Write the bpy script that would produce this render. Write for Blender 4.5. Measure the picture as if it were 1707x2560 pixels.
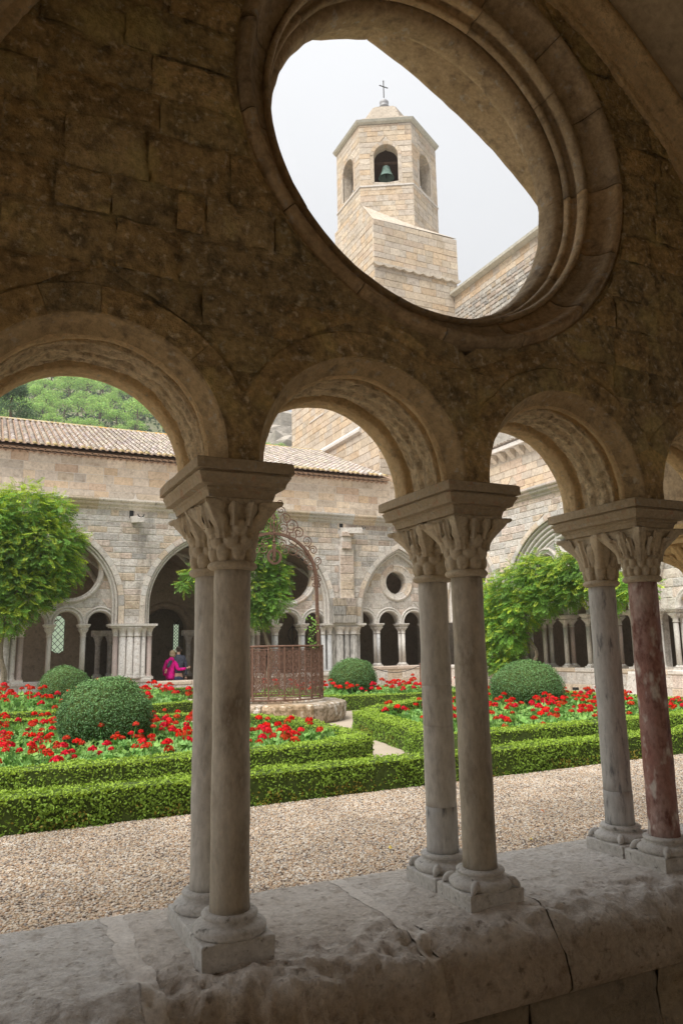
import bpy, bpy_extras, math, random
from math import sin, cos, pi, sqrt, radians, atan2, hypot
from mathutils import Vector, Matrix, noise as MN
random.seed(7)
R = random.Random(11)
scene = bpy.context.scene
for o_ in list(bpy.data.objects): bpy.data.objects.remove(o_)
COL = scene.collection

# ------------------------------------------------------------------ camera
def set_camera():
    x, y, z, yaw, pitch, roll, F = -0.818, -2.734, 0.967, radians(25.785), radians(10.245), radians(-1.019), 1878.79
    f = Vector((sin(yaw)*cos(pitch), cos(yaw)*cos(pitch), sin(pitch)))
    r = Vector((cos(yaw), -sin(yaw), 0)); u = r.cross(f)
    r2 = cos(roll)*r + sin(roll)*u; u2 = -sin(roll)*r + cos(roll)*u
    cd = bpy.data.cameras.new('camera'); cd.sensor_fit = 'VERTICAL'; cd.sensor_height = 36.0
    cd.lens = F/2560*36; cd.clip_start = 0.05; cd.clip_end = 3000
    co = bpy.data.objects.new('camera', cd); COL.objects.link(co)
    M = Matrix((r2, u2, -f)).transposed().to_4x4(); M.translation = (x, y, z)
    co.matrix_world = M; scene.camera = co
set_camera()

# ------------------------------------------------------------------ world: overcast sky
SUN_EL, SUN_AZ = radians(58), radians(245)      # azimuth measured clockwise from +Y (north)
w = bpy.data.worlds.new('World'); scene.world = w; w.use_nodes = True
nt = w.node_tree; nt.nodes.clear()
N = nt.nodes.new; L = nt.links.new
out = N('ShaderNodeOutputWorld'); bg = N('ShaderNodeBackground'); L(bg.outputs[0], out.inputs[0])
sky = N('ShaderNodeTexSky'); sky.sky_type = 'NISHITA'; sky.sun_disc = False
sky.sun_elevation = SUN_EL; sky.sun_rotation = SUN_AZ; sky.dust_density = 3.0
tc = N('ShaderNodeTexCoord'); sep = N('ShaderNodeSeparateXYZ'); L(tc.outputs['Generated'], sep.inputs[0])
mx = N('ShaderNodeMath'); mx.operation = 'MAXIMUM'; mx.inputs[1].default_value = 0.0; L(sep.outputs[2], mx.inputs[0])
ma = N('ShaderNodeMath'); ma.operation = 'MULTIPLY_ADD'; ma.inputs[1].default_value = 2/3; ma.inputs[2].default_value = 1/3; L(mx.outputs[0], ma.inputs[0])
nz = N('ShaderNodeTexNoise'); nz.inputs['Scale'].default_value = 1.6; nz.inputs['Detail'].default_value = 5; L(tc.outputs['Generated'], nz.inputs[0])
mr = N('ShaderNodeMapRange'); mr.inputs[1].default_value = .3; mr.inputs[2].default_value = .7; mr.inputs[3].default_value = .93; mr.inputs[4].default_value = 1.05; L(nz.outputs[0], mr.inputs[0])
mm = N('ShaderNodeMath'); mm.operation = 'MULTIPLY'; L(ma.outputs[0], mm.inputs[0]); L(mr.outputs[0], mm.inputs[1])
vm = N('ShaderNodeVectorMath'); vm.operation = 'SCALE'; vm.inputs[0].default_value = (7.15, 7.2, 7.3); L(mm.outputs[0], vm.inputs[3])
mix = N('ShaderNodeMix'); mix.data_type = 'RGBA'; mix.inputs[0].default_value = 0.06
L(vm.outputs[0], mix.inputs[6]); L(sky.outputs[0], mix.inputs[7]); L(mix.outputs[2], bg.inputs[0])
bg.inputs[1].default_value = 0.10
sl = bpy.data.lights.new('sun', 'SUN'); sl.energy = 2.9; sl.angle = radians(38); sl.color = (1, .96, .9)
so = bpy.data.objects.new('sun', sl); COL.objects.link(so)
dsun = Vector((sin(SUN_AZ)*cos(SUN_EL), cos(SUN_AZ)*cos(SUN_EL), sin(SUN_EL)))
so.rotation_euler = dsun.to_track_quat('Z', 'Y').to_euler(); so.location = dsun*60
vs = scene.view_settings; vs.view_transform = 'Standard'; vs.look = 'None'; vs.gamma = 1; vs.use_curve_mapping = False
vs.exposure = 0.90
scene.render.resolution_x = 682; scene.render.resolution_y = 1024
scene.render.engine = 'CYCLES'; cy = scene.cycles
cy.max_bounces = 12; cy.diffuse_bounces = 8; cy.glossy_bounces = 3; cy.transmission_bounces = 6; cy.transparent_max_bounces = 8
cy.use_denoising = True; cy.caustics_reflective = False; cy.caustics_refractive = False; cy.sample_clamp_indirect = 6

# ------------------------------------------------------------------ materials
MATS = {}
def mat_base(name):
    m = bpy.data.materials.new(name); m.use_nodes = True
    t = m.node_tree; b = t.nodes['Principled BSDF']; b.inputs['Roughness'].default_value = .85
    b.inputs['Specular IOR Level'].default_value = .25
    MATS[name] = m; return m, t, b
def mixc(t, fac, a, b, typ='MIX'):
    n = t.nodes.new('ShaderNodeMix'); n.data_type = 'RGBA'; n.blend_type = typ
    for i, v in ((0, fac), (6, a), (7, b)):
        if hasattr(v, 'node'): t.links.new(v, n.inputs[i])
        elif i == 0: n.inputs[0].default_value = v
        else: n.inputs[i].default_value = (*v, 1)
    return n.outputs[2]
def ns(t, vec, scale, detail=4, rough=.55, lo=None, hi=None, dist=0):
    n = t.nodes.new('ShaderNodeTexNoise'); n.inputs['Scale'].default_value = scale; n.inputs['Detail'].default_value = detail
    n.inputs['Roughness'].default_value = rough; n.inputs['Distortion'].default_value = dist
    t.links.new(vec, n.inputs['Vector'])
    if lo is None: return n.outputs[0]
    r = t.nodes.new('ShaderNodeMapRange'); r.inputs[1].default_value = lo; r.inputs[2].default_value = hi
    t.links.new(n.outputs[0], r.inputs[0]); return r.outputs[0]
def posn(t, sc=(1, 1, 1)):
    g = t.nodes.new('ShaderNodeNewGeometry')
    if sc == (1, 1, 1): return g.outputs['Position']
    m = t.nodes.new('ShaderNodeMapping'); m.inputs['Scale'].default_value = sc; t.links.new(g.outputs['Position'], m.inputs[0]); return m.outputs[0]
def tinted(t, c):
    a = t.nodes.new('ShaderNodeAttribute'); a.attribute_name = 'tint'
    return mixc(t, 1.0, c, a.outputs['Color'], 'MULTIPLY')
def bump(t, b, h, strength, dist):
    n = t.nodes.new('ShaderNodeBump'); n.inputs['Strength'].default_value = strength; n.inputs['Distance'].default_value = dist
    t.links.new(h, n.inputs['Height']); t.links.new(n.outputs[0], b.inputs['Normal'])
def stone(name, c1, c2, c3, s=2.0, fine=30, bs=.5, bd=.01, lo=.55, hi=.7, c4=None, speck=60, lo4=.62, hi4=.7, sc=(1, 1, 1), streak=None, patch=None, con=(.72, 1.18)):
    m, t, b = mat_base(name); p = posn(t, sc)
    c = mixc(t, ns(t, p, s, 5, .6, .35, .65), c1, c2)
    c = mixc(t, ns(t, p, s*4.3, 6, .65, lo, hi), c, c3)
    if c4: c = mixc(t, ns(t, p, speck, 3, .6, lo4, hi4), c, c4)
    if streak: c = mixc(t, ns(t, posn(t, (3.2, 3.2, .38)), 1.6, 5, .65, streak[1], streak[2]), c, streak[0])
    if patch: c = mixc(t, ns(t, p, patch[3], 4, .6, patch[1], patch[2]), c, patch[0])
    k = ns(t, p, fine, 5, .7)
    r = t.nodes.new('ShaderNodeMapRange'); r.inputs[1].default_value = .25; r.inputs[2].default_value = .75; r.inputs[3].default_value = con[0]; r.inputs[4].default_value = con[1]
    t.links.new(k, r.inputs[0]); cm = t.nodes.new('ShaderNodeVectorMath'); cm.operation = 'SCALE'
    t.links.new(c, cm.inputs[0]); t.links.new(r.outputs[0], cm.inputs[3])
    t.links.new(tinted(t, cm.outputs[0]), b.inputs['Base Color'])
    ad = t.nodes.new('ShaderNodeMath'); ad.operation = 'ADD'; t.links.new(k, ad.inputs[0]); t.links.new(ns(t, p, fine*.28, 4, .6), ad.inputs[1])
    bump(t, b, ad.outputs[0], bs, bd); return m
# near (gallery) stone: brown, lichen spotted
stone('near_stone', (.58, .445, .245), (.42, .325, .18), (.20, .16, .10), 4.0, 40, 1.0, .018, .46, .66, (.68, .62, .48), 32, .56, .70, patch=((.60, .50, .25), .54, .66, 3.6), con=(.56, 1.38))
stone('near_arch', (.82, .63, .38), (.70, .53, .31), (.44, .33, .20), 4, 36, 1.0, .018, .55, .72, (.56, .50, .38), 30, .62, .72)
stone('near_splay', (.64, .49, .29), (.52, .39, .23), (.32, .25, .16), 4, 40, .9, .012, .5, .68, (.58, .52, .41), 30, .58, .72)
stone('near_soffit', (.84, .70, .49), (.72, .59, .40), (.46, .37, .25), 6, 40, 1.0, .022, .48, .64, (.32, .25, .17), 28, .60, .76, con=(.66, 1.25))
stone('near_ring', (.52, .41, .28), (.44, .34, .22), (.27, .21, .145), 3.2, 45, .7, .008, .50, .68, (.50, .48, .44), 20, .60, .74, con=(.65, 1.25))
stone('near_abacus', (.50, .42, .31), (.44, .36, .25), (.48, .29, .19), 4, 60, .6, .005, .58, .7, (.47, .45, .40), 45, .6, .7)
stone('capital_stone', (.66, .58, .45), (.57, .49, .37), (.42, .35, .26), 7, 70, .5, .003)
stone('gold_capital', (.74, .55, .28), (.64, .46, .23), (.50, .37, .21), 7, 70, .5, .003)
stone('base_stone', (.70, .685, .66), (.60, .58, .555), (.44, .42, .385), 9, 70, .5, .004, c4=(.25, .24, .22), speck=30, lo4=.63, hi4=.72)
stone('sill_stone', (.80, .77, .735), (.69, .65, .605), (.48, .43, .38), 3.5, 42, 1.0, .016, .52, .70, (.30, .26, .22), 24, .60, .74)
stone('mortar_fill', (.80, .755, .70), (.70, .655, .60), (.55, .50, .45), 9, 60, .6, .004)
stone('near_low', (.36, .30, .215), (.28, .23, .165), (.18, .15, .11), 3, 35, .9, .012)
stone('floor_stone', (.50, .40, .28), (.43, .34, .23), (.36, .28, .19), 1.5, 25, .5, .006)
stone('vault_stone', (.47, .38, .26), (.40, .32, .21), (.30, .25, .17), 2.2, 25, .8, .012)
# garden stone
stone('far_stone', (.74, .70, .655), (.65, .61, .565), (.54, .475, .42), 1.7, 18, .8, .035, .50, .66, (.36, .33, .29), 9, .58, .74, streak=((.33, .31, .28), .54, .76), con=(.62, 1.24))
stone('far_mortar', (.66, .61, .55), (.60, .55, .48), (.52, .47, .41), 1.5, 20, .5, .015)
stone('far_trim', (.72, .685, .64), (.65, .61, .56), (.53, .46, .41), 2.2, 20, .6, .015, .54, .7, (.36, .34, .31), 11, .61, .72)
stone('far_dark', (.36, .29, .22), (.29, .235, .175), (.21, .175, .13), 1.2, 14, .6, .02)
stone('stained_stone', (.50, .47, .43), (.38, .36, .33), (.20, .19, .17), 2.2, 18, .6, .015, .45, .62, sc=(2.2, 2.2, .45))
stone('church_stone', (.655, .58, .48), (.575, .50, .41), (.45, .38, .30), 1.1, 11, .7, .035, .50, .68, (.42, .36, .29), 6, .60, .76, con=(.75, 1.15))
stone('rubble', (.52, .49, .44), (.42, .40, .36), (.32, .30, .27), 1.1, 9, .8, .03, .5, .65)
stone('green_cornice', (.60, .58, .50), (.50, .49, .42), (.62, .56, .48), 2, 12, .5, .01)
stone('well_stone', (.50, .42, .34), (.40, .33, .25), (.22, .18, .12), 2.6, 26, .9, .015, .46, .58, (.68, .66, .62), 7, .56, .64)
stone('rock', (.45, .40, .34), (.38, .35, .30), (.25, .23, .20), .05, .6, .8, .5)
stone('tile', (.62, .57, .52), (.50, .45, .40), (.38, .34, .31), 5, 28, .5, .006, .5, .66, (.58, .56, .52), 12, .58, .7)
stone('tile_under', (.46, .33, .24), (.40, .28, .20), (.36, .26, .19), 5, 28, .4, .004)
stone('lichen_tile', (.55, .42, .18), (.50, .44, .30), (.45, .40, .34), 9, 40, .4, .004)
stone('sand', (.46, .39, .31), (.41, .345, .27), (.36, .30, .235), .9, 60, .4, .004)
stone('soil', (.17, .13, .09), (.12, .09, .065), (.22, .17, .12), 2, 30, .6, .01)
stone('gravel_bed', (.50, .40, .31), (.33, .26, .20), (.24, .20, .16), 20, 60, .6, .006)
stone('hill_ground', (.30, .29, .18), (.22, .23, .13), (.38, .34, .26), .06, .5, .6, .3)
stone('marble_grey', (.74, .71, .66), (.60, .57, .52), (.38, .355, .32), 5, 45, .5, .005, .56, .76, (.56, .55, .52), 22, .64, .72, sc=(1, 1, .35))
stone('marble_brown', (.62, .565, .48), (.48, .425, .34), (.25, .20, .145), 3, 50, .6, .006, .48, .74, (.58, .54, .47), 26, .60, .74, sc=(1.0, 1.0, .42))
stone('marble_blue', (.64, .635, .62), (.50, .50, .50), (.25, .255, .27), 5, 45, .5, .005, .55, .66, (.55, .54, .52), 20, .63, .7, sc=(1.3, 1.3, .30))
stone('marble_red', (.58, .45, .42), (.42, .20, .17), (.22, .095, .08), 3.4, 60, .4, .003, .50, .66, (.76, .69, .65), 12, .54, .65, sc=(1.2, 1.2, .65))
stone('marble_pink', (.55, .44, .39), (.48, .40, .36), (.40, .30, .27), 5, 40, .25, .002)
for nm in ('marble_grey', 'marble_brown', 'marble_blue', 'marble_red', 'marble_pink'):
    MATS[nm].node_tree.nodes['Principled BSDF'].inputs['Roughness'].default_value = .55
def plain(name, c, rough=.7, spec=.3, metal=0, tint=False, var=0):
    m, t, b = mat_base(name); b.inputs['Roughness'].default_value = rough; b.inputs['Specular IOR Level'].default_value = spec; b.inputs['Metallic'].default_value = metal
    src = None
    if var:
        src = mixc(t, ns(t, posn(t), var, 4, .6, .35, .65), c, tuple(v*.6 for v in c))
    if tint:
        if src is None:
            rg = t.nodes.new('ShaderNodeRGB'); rg.outputs[0].default_value = (*c, 1); src = rg.outputs[0]
        src = tinted(t, src)
    if src is None: b.inputs['Base Color'].default_value = (*c, 1)
    else: t.links.new(src, b.inputs['Base Color'])
    return m
def leafm(name, c, tr=.25, rough=.5, spec=.3):
    m, t, b = mat_base(name); b.inputs['Roughness'].default_value = rough; b.inputs['Specular IOR Level'].default_value = spec
    rg = t.nodes.new('ShaderNodeRGB'); rg.outputs[0].default_value = (*c, 1); col = tinted(t, rg.outputs[0])
    t.links.new(col, b.inputs['Base Color'])
    tl = t.nodes.new('ShaderNodeBsdfTranslucent'); t.links.new(col, tl.inputs[0])
    ms = t.nodes.new('ShaderNodeMixShader'); ms.inputs[0].default_value = tr
    t.links.new(b.outputs[0], ms.inputs[1]); t.links.new(tl.outputs[0], ms.inputs[2])
    t.links.new(ms.outputs[0], t.nodes['Material Output'].inputs['Surface']); return m
leafm('box_leaf', (.205, .335, .055)); leafm('ball_leaf', (.11, .225, .085), .15)
leafm('vine_leaf', (.22, .42, .068), .4); leafm('geranium_leaf', (.22, .42, .11), .25)
leafm('petal', (.80, .018, .012), .25, .6, .1); leafm('pine_leaf', (.38, .58, .16), .3, .7, .1); leafm('cedar_leaf', (.11, .19, .10), .2, .7, .1)
plain('fallen0', (.55, .42, .08)); plain('fallen1', (.40, .14, .05))
plain('hedge_core', (.075, .11, .03), .9, .1, var=20); plain('twig', (.16, .12, .08), .9, .1, var=30); plain('vine_bark', (.33, .28, .21), .9, .1, var=18)
plain('rust', (.21, .12, .085), .8, .2, var=25); plain('dark_iron', (.05, .045, .04), .6, .4); plain('bronze', (.17, .27, .23), .6, .4, var=6)
plain('zinc', (.35, .35, .36), .5, .5); plain('black', (.02, .02, .02), .6, .3); plain('wood', (.10, .06, .035), .8, .2, var=10)
plain('skin', (.62, .40, .30), .6, .3); plain('pink_coat', (.95, .02, .36), .8, .1, var=8); plain('black_knit', (.10, .11, .15), .9, .1, var=20)
plain('jeans', (.09, .12, .20), .9, .1, var=20); plain('blond_hair', (.50, .38, .24), .6, .3, var=60); plain('dark_hair', (.06, .045, .035), .6, .3, var=60)
def glass():
    m, t, b = mat_base('window_glass'); b.inputs['Base Color'].default_value = (.5, .6, .45, 1)
    b.inputs['Emission Color'].default_value = (.55, .68, .48, 1); b.inputs['Emission Strength'].default_value = .35; b.inputs['Roughness'].default_value = .2
glass()

# ------------------------------------------------------------------ scene helpers
def newobj(name, data, parent=None):
    o = bpy.data.objects.new(name, data); COL.objects.link(o)
    if parent is not None: o.parent = parent
    return o
def wloc(o):
    v = Vector((0, 0, 0))
    while o is not None: v += o.location; o = o.parent
    return v
def thing(name, label, cat, loc=(0, 0, 0), group=None, rz=0):
    o = newobj(name, None); o.location = loc; o.rotation_euler = (0, 0, rz); o['label'] = label; o['category'] = cat
    o.empty_display_size = .2
    if group: o['group'] = group
    return o
def tag(o, label=None, cat=None, group=None, kind=None):
    for k, v in (('label', label), ('category', cat), ('group', group), ('kind', kind)):
        if v: o[k] = v
    return o
def mk(name, V, F, mat, parent=None, tint=None, smooth=False, local=False):
    """mesh object; V in world space unless local (then in the parent's space, origin at parent)"""
    if local: c = Vector((0, 0, 0))
    else:
        xs = [v[0] for v in V]; ys = [v[1] for v in V]; zs = [v[2] for v in V]
        c = Vector(((min(xs)+max(xs))/2, (min(ys)+max(ys))/2, min(zs)))
    me = bpy.data.meshes.new(name); me.from_pydata([(v[0]-c.x, v[1]-c.y, v[2]-c.z) for v in V], [], F)
    a = me.attributes.new('tint', 'FLOAT_COLOR', 'POINT')
    n = len(V)
    if tint is None: buf = [1.0]*(4*n)
    elif isinstance(tint[0], (int, float)): buf = [tint[0], tint[1], tint[2], 1.0]*n
    else:
        buf = []
        for q in tint: buf += [q[0], q[1], q[2], 1.0]
    a.data.foreach_set('color', buf)
    if smooth: me.polygons.foreach_set('use_smooth', [True]*len(me.polygons))
    me.materials.append(MATS[mat])
    o = newobj(name, me, parent)
    o.location = c if (local or parent is None) else c - wloc(parent)
    return o
class MB:
    def __init__(s): s.V = []; s.F = []; s.T = []
    def add(s, V, F, t=(1, 1, 1)):
        n = len(s.V); s.V += [tuple(v) for v in V]; s.F += [tuple(i+n for i in f) for f in F]; s.T += [t]*len(V); return s
    def box(s, x0, x1, y0, y1, z0, z1, t=(1, 1, 1)):
        return s.add([(x0,y0,z0),(x1,y0,z0),(x1,y1,z0),(x0,y1,z0),(x0,y0,z1),(x1,y0,z1),(x1,y1,z1),(x0,y1,z1)],
                     [(0,3,2,1),(4,5,6,7),(0,1,5,4),(1,2,6,5),(2,3,7,6),(3,0,4,7)], t)
    def tube(s, P, r, n=6, cap=True, t=(1, 1, 1)):
        P = [Vector(p) for p in P]; m = len(P); V = []; F = []
        up = None
        for i, p in enumerate(P):
            d = (P[min(i+1, m-1)] - P[max(i-1, 0)]).normalized()
            if up is None: up = Vector((0, 0, 1)) if abs(d.z) < .9 else Vector((1, 0, 0))
            a = d.cross(up).normalized(); b = a.cross(d).normalized(); up = b
            rr = r[i] if isinstance(r, (list, tuple)) else r
            V += [p + (a*cos(2*pi*k/n) + b*sin(2*pi*k/n))*rr for k in range(n)]
        for i in range(m-1):
            for k in range(n): F.append((i*n+k, i*n+(k+1) % n, (i+1)*n+(k+1) % n, (i+1)*n+k))
        if cap: F += [tuple(range(n-1, -1, -1)), tuple(range((m-1)*n, m*n))]
        return s.add(V, F, t)
    def lathe(s, prof, c=(0, 0), n=24, t=(1, 1, 1)):
        V = []; F = []; m = len(prof)
        for r, z in prof: V += [(c[0]+r*cos(2*pi*k/n), c[1]+r*sin(2*pi*k/n), z) for k in range(n)]
        for i in range(m-1):
            for k in range(n): F.append((i*n+k, i*n+(k+1) % n, (i+1)*n+(k+1) % n, (i+1)*n+k))
        F += [tuple(range(n-1, -1, -1)), tuple(range((m-1)*n, m*n))]
        return s.add(V, F, t)
    def build(s, name, mat, parent=None, smooth=False, local=False):
        return mk(name, s.V, s.F, mat, parent, s.T, smooth, local)
def children(o): return [c for c in bpy.data.objects if c.parent == o]
def copy_tree(o, kids, parent=None):
    c = o.copy(); COL.objects.link(c); c.parent = parent
    for k in kids.get(o.name, []): copy_tree(k, kids, c)
    return c
def kid_map(o):
    m = {}
    def go(x):
        m[x.name] = [c for c in x.children]
        for c in m[x.name]: go(c)
    bpy.context.view_layer.update(); go(o); return m
def setmat(o, mat):
    o.material_slots[0].link = 'OBJECT'; o.material_slots[0].material = MATS[mat]
def jit(a=.06): return 1 + R.uniform(-a, a)

PAL_FAR = [(1, 1, 1), (1.05, 1.0, .95), (.94, .95, .96), (1.06, .95, .83), (1.02, .92, .87), (.86, .84, .82), (1.08, 1.06, 1.04), (.96, .84, .70), (.82, .82, .83), (1.0, .98, .96), (1, .99, .98), (.92, .80, .72)]
PAL_GOLD = [(1, 1, 1), (1.06, .98, .88), (.96, .95, .95), (1.06, .94, .80), (1.0, .92, .86), (1.1, 1.08, 1.06), (.90, .86, .80), (.98, .97, .98), (1.1, 1.05, .97)]
PAL_NEAR = [(1, 1, 1), (1.10, 1.05, .97), (.9, .9, .9), (1.03, .96, .86), (.94, .95, .9), (1.12, 1.1, 1.05)]
def pal(P, a=.07):
    c = R.choice(P); k = jit(a); return (c[0]*k, c[1]*k, c[2]*k)

# ---- masonry
def block_geo(q, prd, dep, ch, fr, uneven=.004):
    """q: 4 (u,z) corners ccw; returns V,F of a chamfered stone standing prd proud of plane"""
    cu = sum(p[0] for p in q)/4; cz = sum(p[1] for p in q)/4
    V = []
    for p in q: V.append(fr(p[0], p[1], -dep))
    for p in q: V.append(fr(p[0], p[1], prd-ch))
    for p in q:
        du = cu-p[0]; dz = cz-p[1]; lu = abs(du)+1e-6; lz = abs(dz)+1e-6
        V.append(fr(p[0]+du/lu*min(ch, lu*.5), p[1]+dz/lz*min(ch, lz*.5), prd+R.uniform(-uneven, uneven)))
    F = [(8, 9, 10, 11)]
    for i in range(4):
        j = (i+1) % 4; F += [(4+i, 4+j, 8+j, 8+i), (i, j, 4+j, 4+i)]
    return V, F
def segs_at(holes, u0, u1, za, zb):
    """free segments of a course: list of (ub0,ut0,ub1,ut1)"""
    bl = []
    for h in holes:
        a, b = h(za+1e-4), h(zb-1e-4)
        if a is None and b is None:
            m = h((za+zb)/2)
            if m is None: continue
            a = b = m
        elif a is None: mm = (b[0]+b[1])/2; a = (mm, mm)
        elif b is None: mm = (a[0]+a[1])/2; b = (mm, mm)
        bl.append((a, b))
    bl.sort(key=lambda t: t[0][0]+t[1][0])
    S = []; cb, ctp = u0, u0
    for a, b in bl:
        S.append((cb, ctp, a[0], b[0])); cb, ctp = max(cb, a[1]), max(ctp, b[1])
    S.append((cb, ctp, u1, u1))
    return [s for s in S if (s[2]-s[0]) + (s[3]-s[1]) > .05 and s[2]-s[0] > -.02 and s[3]-s[1] > -.02]
def core(name, parent, fr, u0, u1, z0, z1, holes, d0, d1, mat, dz=.05):
    m = MB(); n = max(2, int(round((z1-z0)/dz)))
    for i in range(n):
        za = z0+(z1-z0)*i/n; zb = z0+(z1-z0)*(i+1)/n
        for (a, b, c, d) in segs_at(holes, u0, u1, za, zb):
            c = max(a, c); d = max(b, d)
            m.add([fr(a, za, d0), fr(c, za, d0), fr(d, zb, d0), fr(b, zb, d0)], [(0, 1, 2, 3)])
            m.add([fr(a, za, d1), fr(c, za, d1), fr(d, zb, d1), fr(b, zb, d1)], [(3, 2, 1, 0)])
            m.add([fr(a, za, d0), fr(b, zb, d0), fr(b, zb, d1), fr(a, za, d1)], [(0, 1, 2, 3)])
            m.add([fr(c, za, d0), fr(d, zb, d0), fr(d, zb, d1), fr(c, za, d1)], [(3, 2, 1, 0)])
    m.add([fr(u0, z1, d0), fr(u1, z1, d0), fr(u1, z1, d1), fr(u0, z1, d1)], [(0, 1, 2, 3)])
    return m.build(name, mat, parent)
def stones(parent, fr, u0, u1, z0, z1, holes, ch, bl, mat, P, prd=.012, joint=.012, limit=300, dep=.03, cham=.012, budget=None, name='stone', rank=None, tf=None):
    """courses of single stones; past the limit the rest is one 'stuff' mesh"""
    out = []
    z = z0
    while z < z1-.02:
        h = min(R.uniform(*ch), z1-z)
        if z1-z-h < ch[0]*.5: h = z1-z
        for (a, b, c, d) in segs_at(holes, u0, u1, z, z+h):
            ln = max(c-a, d-b); k = max(1, int(round(ln/R.uniform(*bl))))
            cuts = [0]+sorted((i+R.uniform(-.28, .28))/k for i in range(1, k))+[1]
            lo = min(a, b); hi = max(c, d)
            for i in range(k):
                uL, uR = lo+(hi-lo)*cuts[i], lo+(hi-lo)*cuts[i+1]
                xs = [max(uL, a) if i else a, min(uR, c) if i < k-1 else c, min(uR, d) if i < k-1 else d, max(uL, b) if i else b]
                if xs[1]-xs[0] < -.01 or xs[2]-xs[3] < -.01 or (xs[1]-xs[0])+(xs[2]-xs[3]) < .06: continue
                j = joint/2
                q = [(xs[0]+j, z+j), (max(xs[0]+j, xs[1]-j), z+j), (max(xs[3]+j, xs[2]-j), z+h-j), (xs[3]+j, z+h-j)]
                out.append(q)
        z += h
    if rank: out.sort(key=rank)
    lim = limit; m = MB(); nn = 0
    for i, q in enumerate(out):
        V, F = block_geo(q, prd*R.uniform(.5, 1.5), dep, cham, fr)
        c = pal(P)
        if tf: k = tf((q[0][0]+q[1][0])/2, (q[0][1]+q[2][1])/2); c = (c[0]*k, c[1]*k, c[2]*k)
        if i < lim: mk(name, V, F, mat, parent, c); nn += 1
        else: m.add(V, F, c)
    if m.V: tag(m.build('distant_stones', mat, parent), kind='stuff')
    return nn
# holes
def h_circ(cu, cz, r, zmin=-1e9): 
    return lambda z: None if (abs(z-cz) >= r or z < zmin) else (cu-sqrt(r*r-(z-cz)**2), cu+sqrt(r*r-(z-cz)**2))
def h_arch(cu, cz, r, zb): 
    def f(z):
        if z < zb or z >= cz+r: return None
        if z <= cz: return (cu-r, cu+r)
        k = sqrt(r*r-(z-cz)**2); return (cu-k, cu+k)
    return f
def h_point(cu, cz, s, e, zb):      # pointed arch: half span s, arc centres beyond the axis by e
    r = s+e; zt = cz+sqrt(r*r-e*e)
    def f(z):
        if z < zb or z >= zt: return None
        if z <= cz: return (cu-s, cu+s)
        k = sqrt(r*r-(z-cz)**2)-e; return (cu-k, cu+k)
    return f
def h_rect(a, b, z0, z1): return lambda z: (a, b) if z0 <= z < z1 else None
# sweeps: arcs as lists of (cu, cz, angle0, angle1)
def arcs_round(cu, cz, a0=0, a1=pi): return [(cu, cz, a0, a1, 0.0)]
def arcs_point(cu, cz, e, R0):      # right arc then left arc, centred beyond the axis; e = centre offset
    a = math.acos(e/R0)
    return [(cu-e, cz, 0, a, 0), (cu+e, cz, pi-a, pi, 0)]
def sweep(m, prof, arc, fr, n, a0=None, a1=None, disp=0, dsc=6, caps=False, t=(1, 1, 1), e=None, seed=0):
    cu, cz, A0, A1, _ = arc
    A0 = A0 if a0 is None else a0; A1 = A1 if a1 is None else a1
    V = []; F = []; k = len(prof)
    for i in range(n+1):
        th = A0+(A1-A0)*i/n
        for (r, d) in prof:
            dr = 0
            if disp:
                am = disp
                dr = am*(MN.noise(Vector((th*r*dsc+seed, d*dsc*2, r*dsc)))+.5*MN.noise(Vector((th*r*dsc*3+seed, d*dsc*6, r*dsc*3))))
            V.append(fr(cu+(r+dr)*cos(th), cz+(r+dr)*sin(th), d))
    for i in range(n):
        for j in range(k-1): F.append((i*k+j, i*k+j+1, (i+1)*k+j+1, (i+1)*k+j))
    if caps: F += [tuple(range(k)), tuple(range(n*k+k-1, n*k-1, -1))]
    m.add(V, F, t)
def voussoirs(name, parent, prof, arcs, fr, rmean, length, mat, P, gap=.006, sub=3, disp=0, smooth=False):
    """separate wedge stones along arcs"""
    for arc in arcs:
        cu, cz, A0, A1, _ = arc; n = max(1, int(round((A1-A0)*rmean/length))); g = gap/rmean/2
        for i in range(n):
            a, b = A0+(A1-A0)*i/n+g, A0+(A1-A0)*(i+1)/n-g
            m = MB(); sweep(m, prof, arc, fr, sub, a, b, disp, caps=True, seed=i*3.1, t=pal(P))
            m.build(name, mat, parent, smooth)
def spline(P, n=8):
    P = [Vector(p) for p in P]; O = []
    for i in range(len(P)-1):
        p0, p1, p2, p3 = P[max(i-1, 0)], P[i], P[i+1], P[min(i+2, len(P)-1)]
        for k in range(n):
            t = k/n; O.append(.5*((2*p1)+(p2-p0)*t+(2*p0-5*p1+4*p2-p3)*t*t+(3*p1-p0-3*p2+p3)*t**3))
    return O+[P[-1]]
# ================================================================== NEAR GALLERY
ZG = -.45          # garden level
ZF = -.75          # gallery floor
AB = 1.62          # abacus top
frN = lambda u, z, d: (u, -.240-d, z)       # inner face of near wall
frY = lambda u, z, d: (u, d, z)             # profile depth = world y
BAYC = 1.0; BPITCH = 4.7; SX = (0.0, 1.013, 2.017)
OC = (.985, 3.245)
wall = thing('arcade_wall', 'shaded brown stone arcade wall framing the view, pierced by the large round oculus', 'wall', (1.0, 0, 0))
def small_holes(c, r=.462): return [h_arch(c+k, 1.64, r, 1.0) for k in (-1.5, -.5, .5, 1.5)]
H0 = [h_arch(x, 1.64, .462, 1.0) for x in (-.505, .506, 1.515, 2.52)]
core('wall_core', wall, frY, -1.15, 3.15, AB, 4.75, H0+[h_circ(*OC, 1.025)], -.238, .13, 'near_stone', .04)
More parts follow.
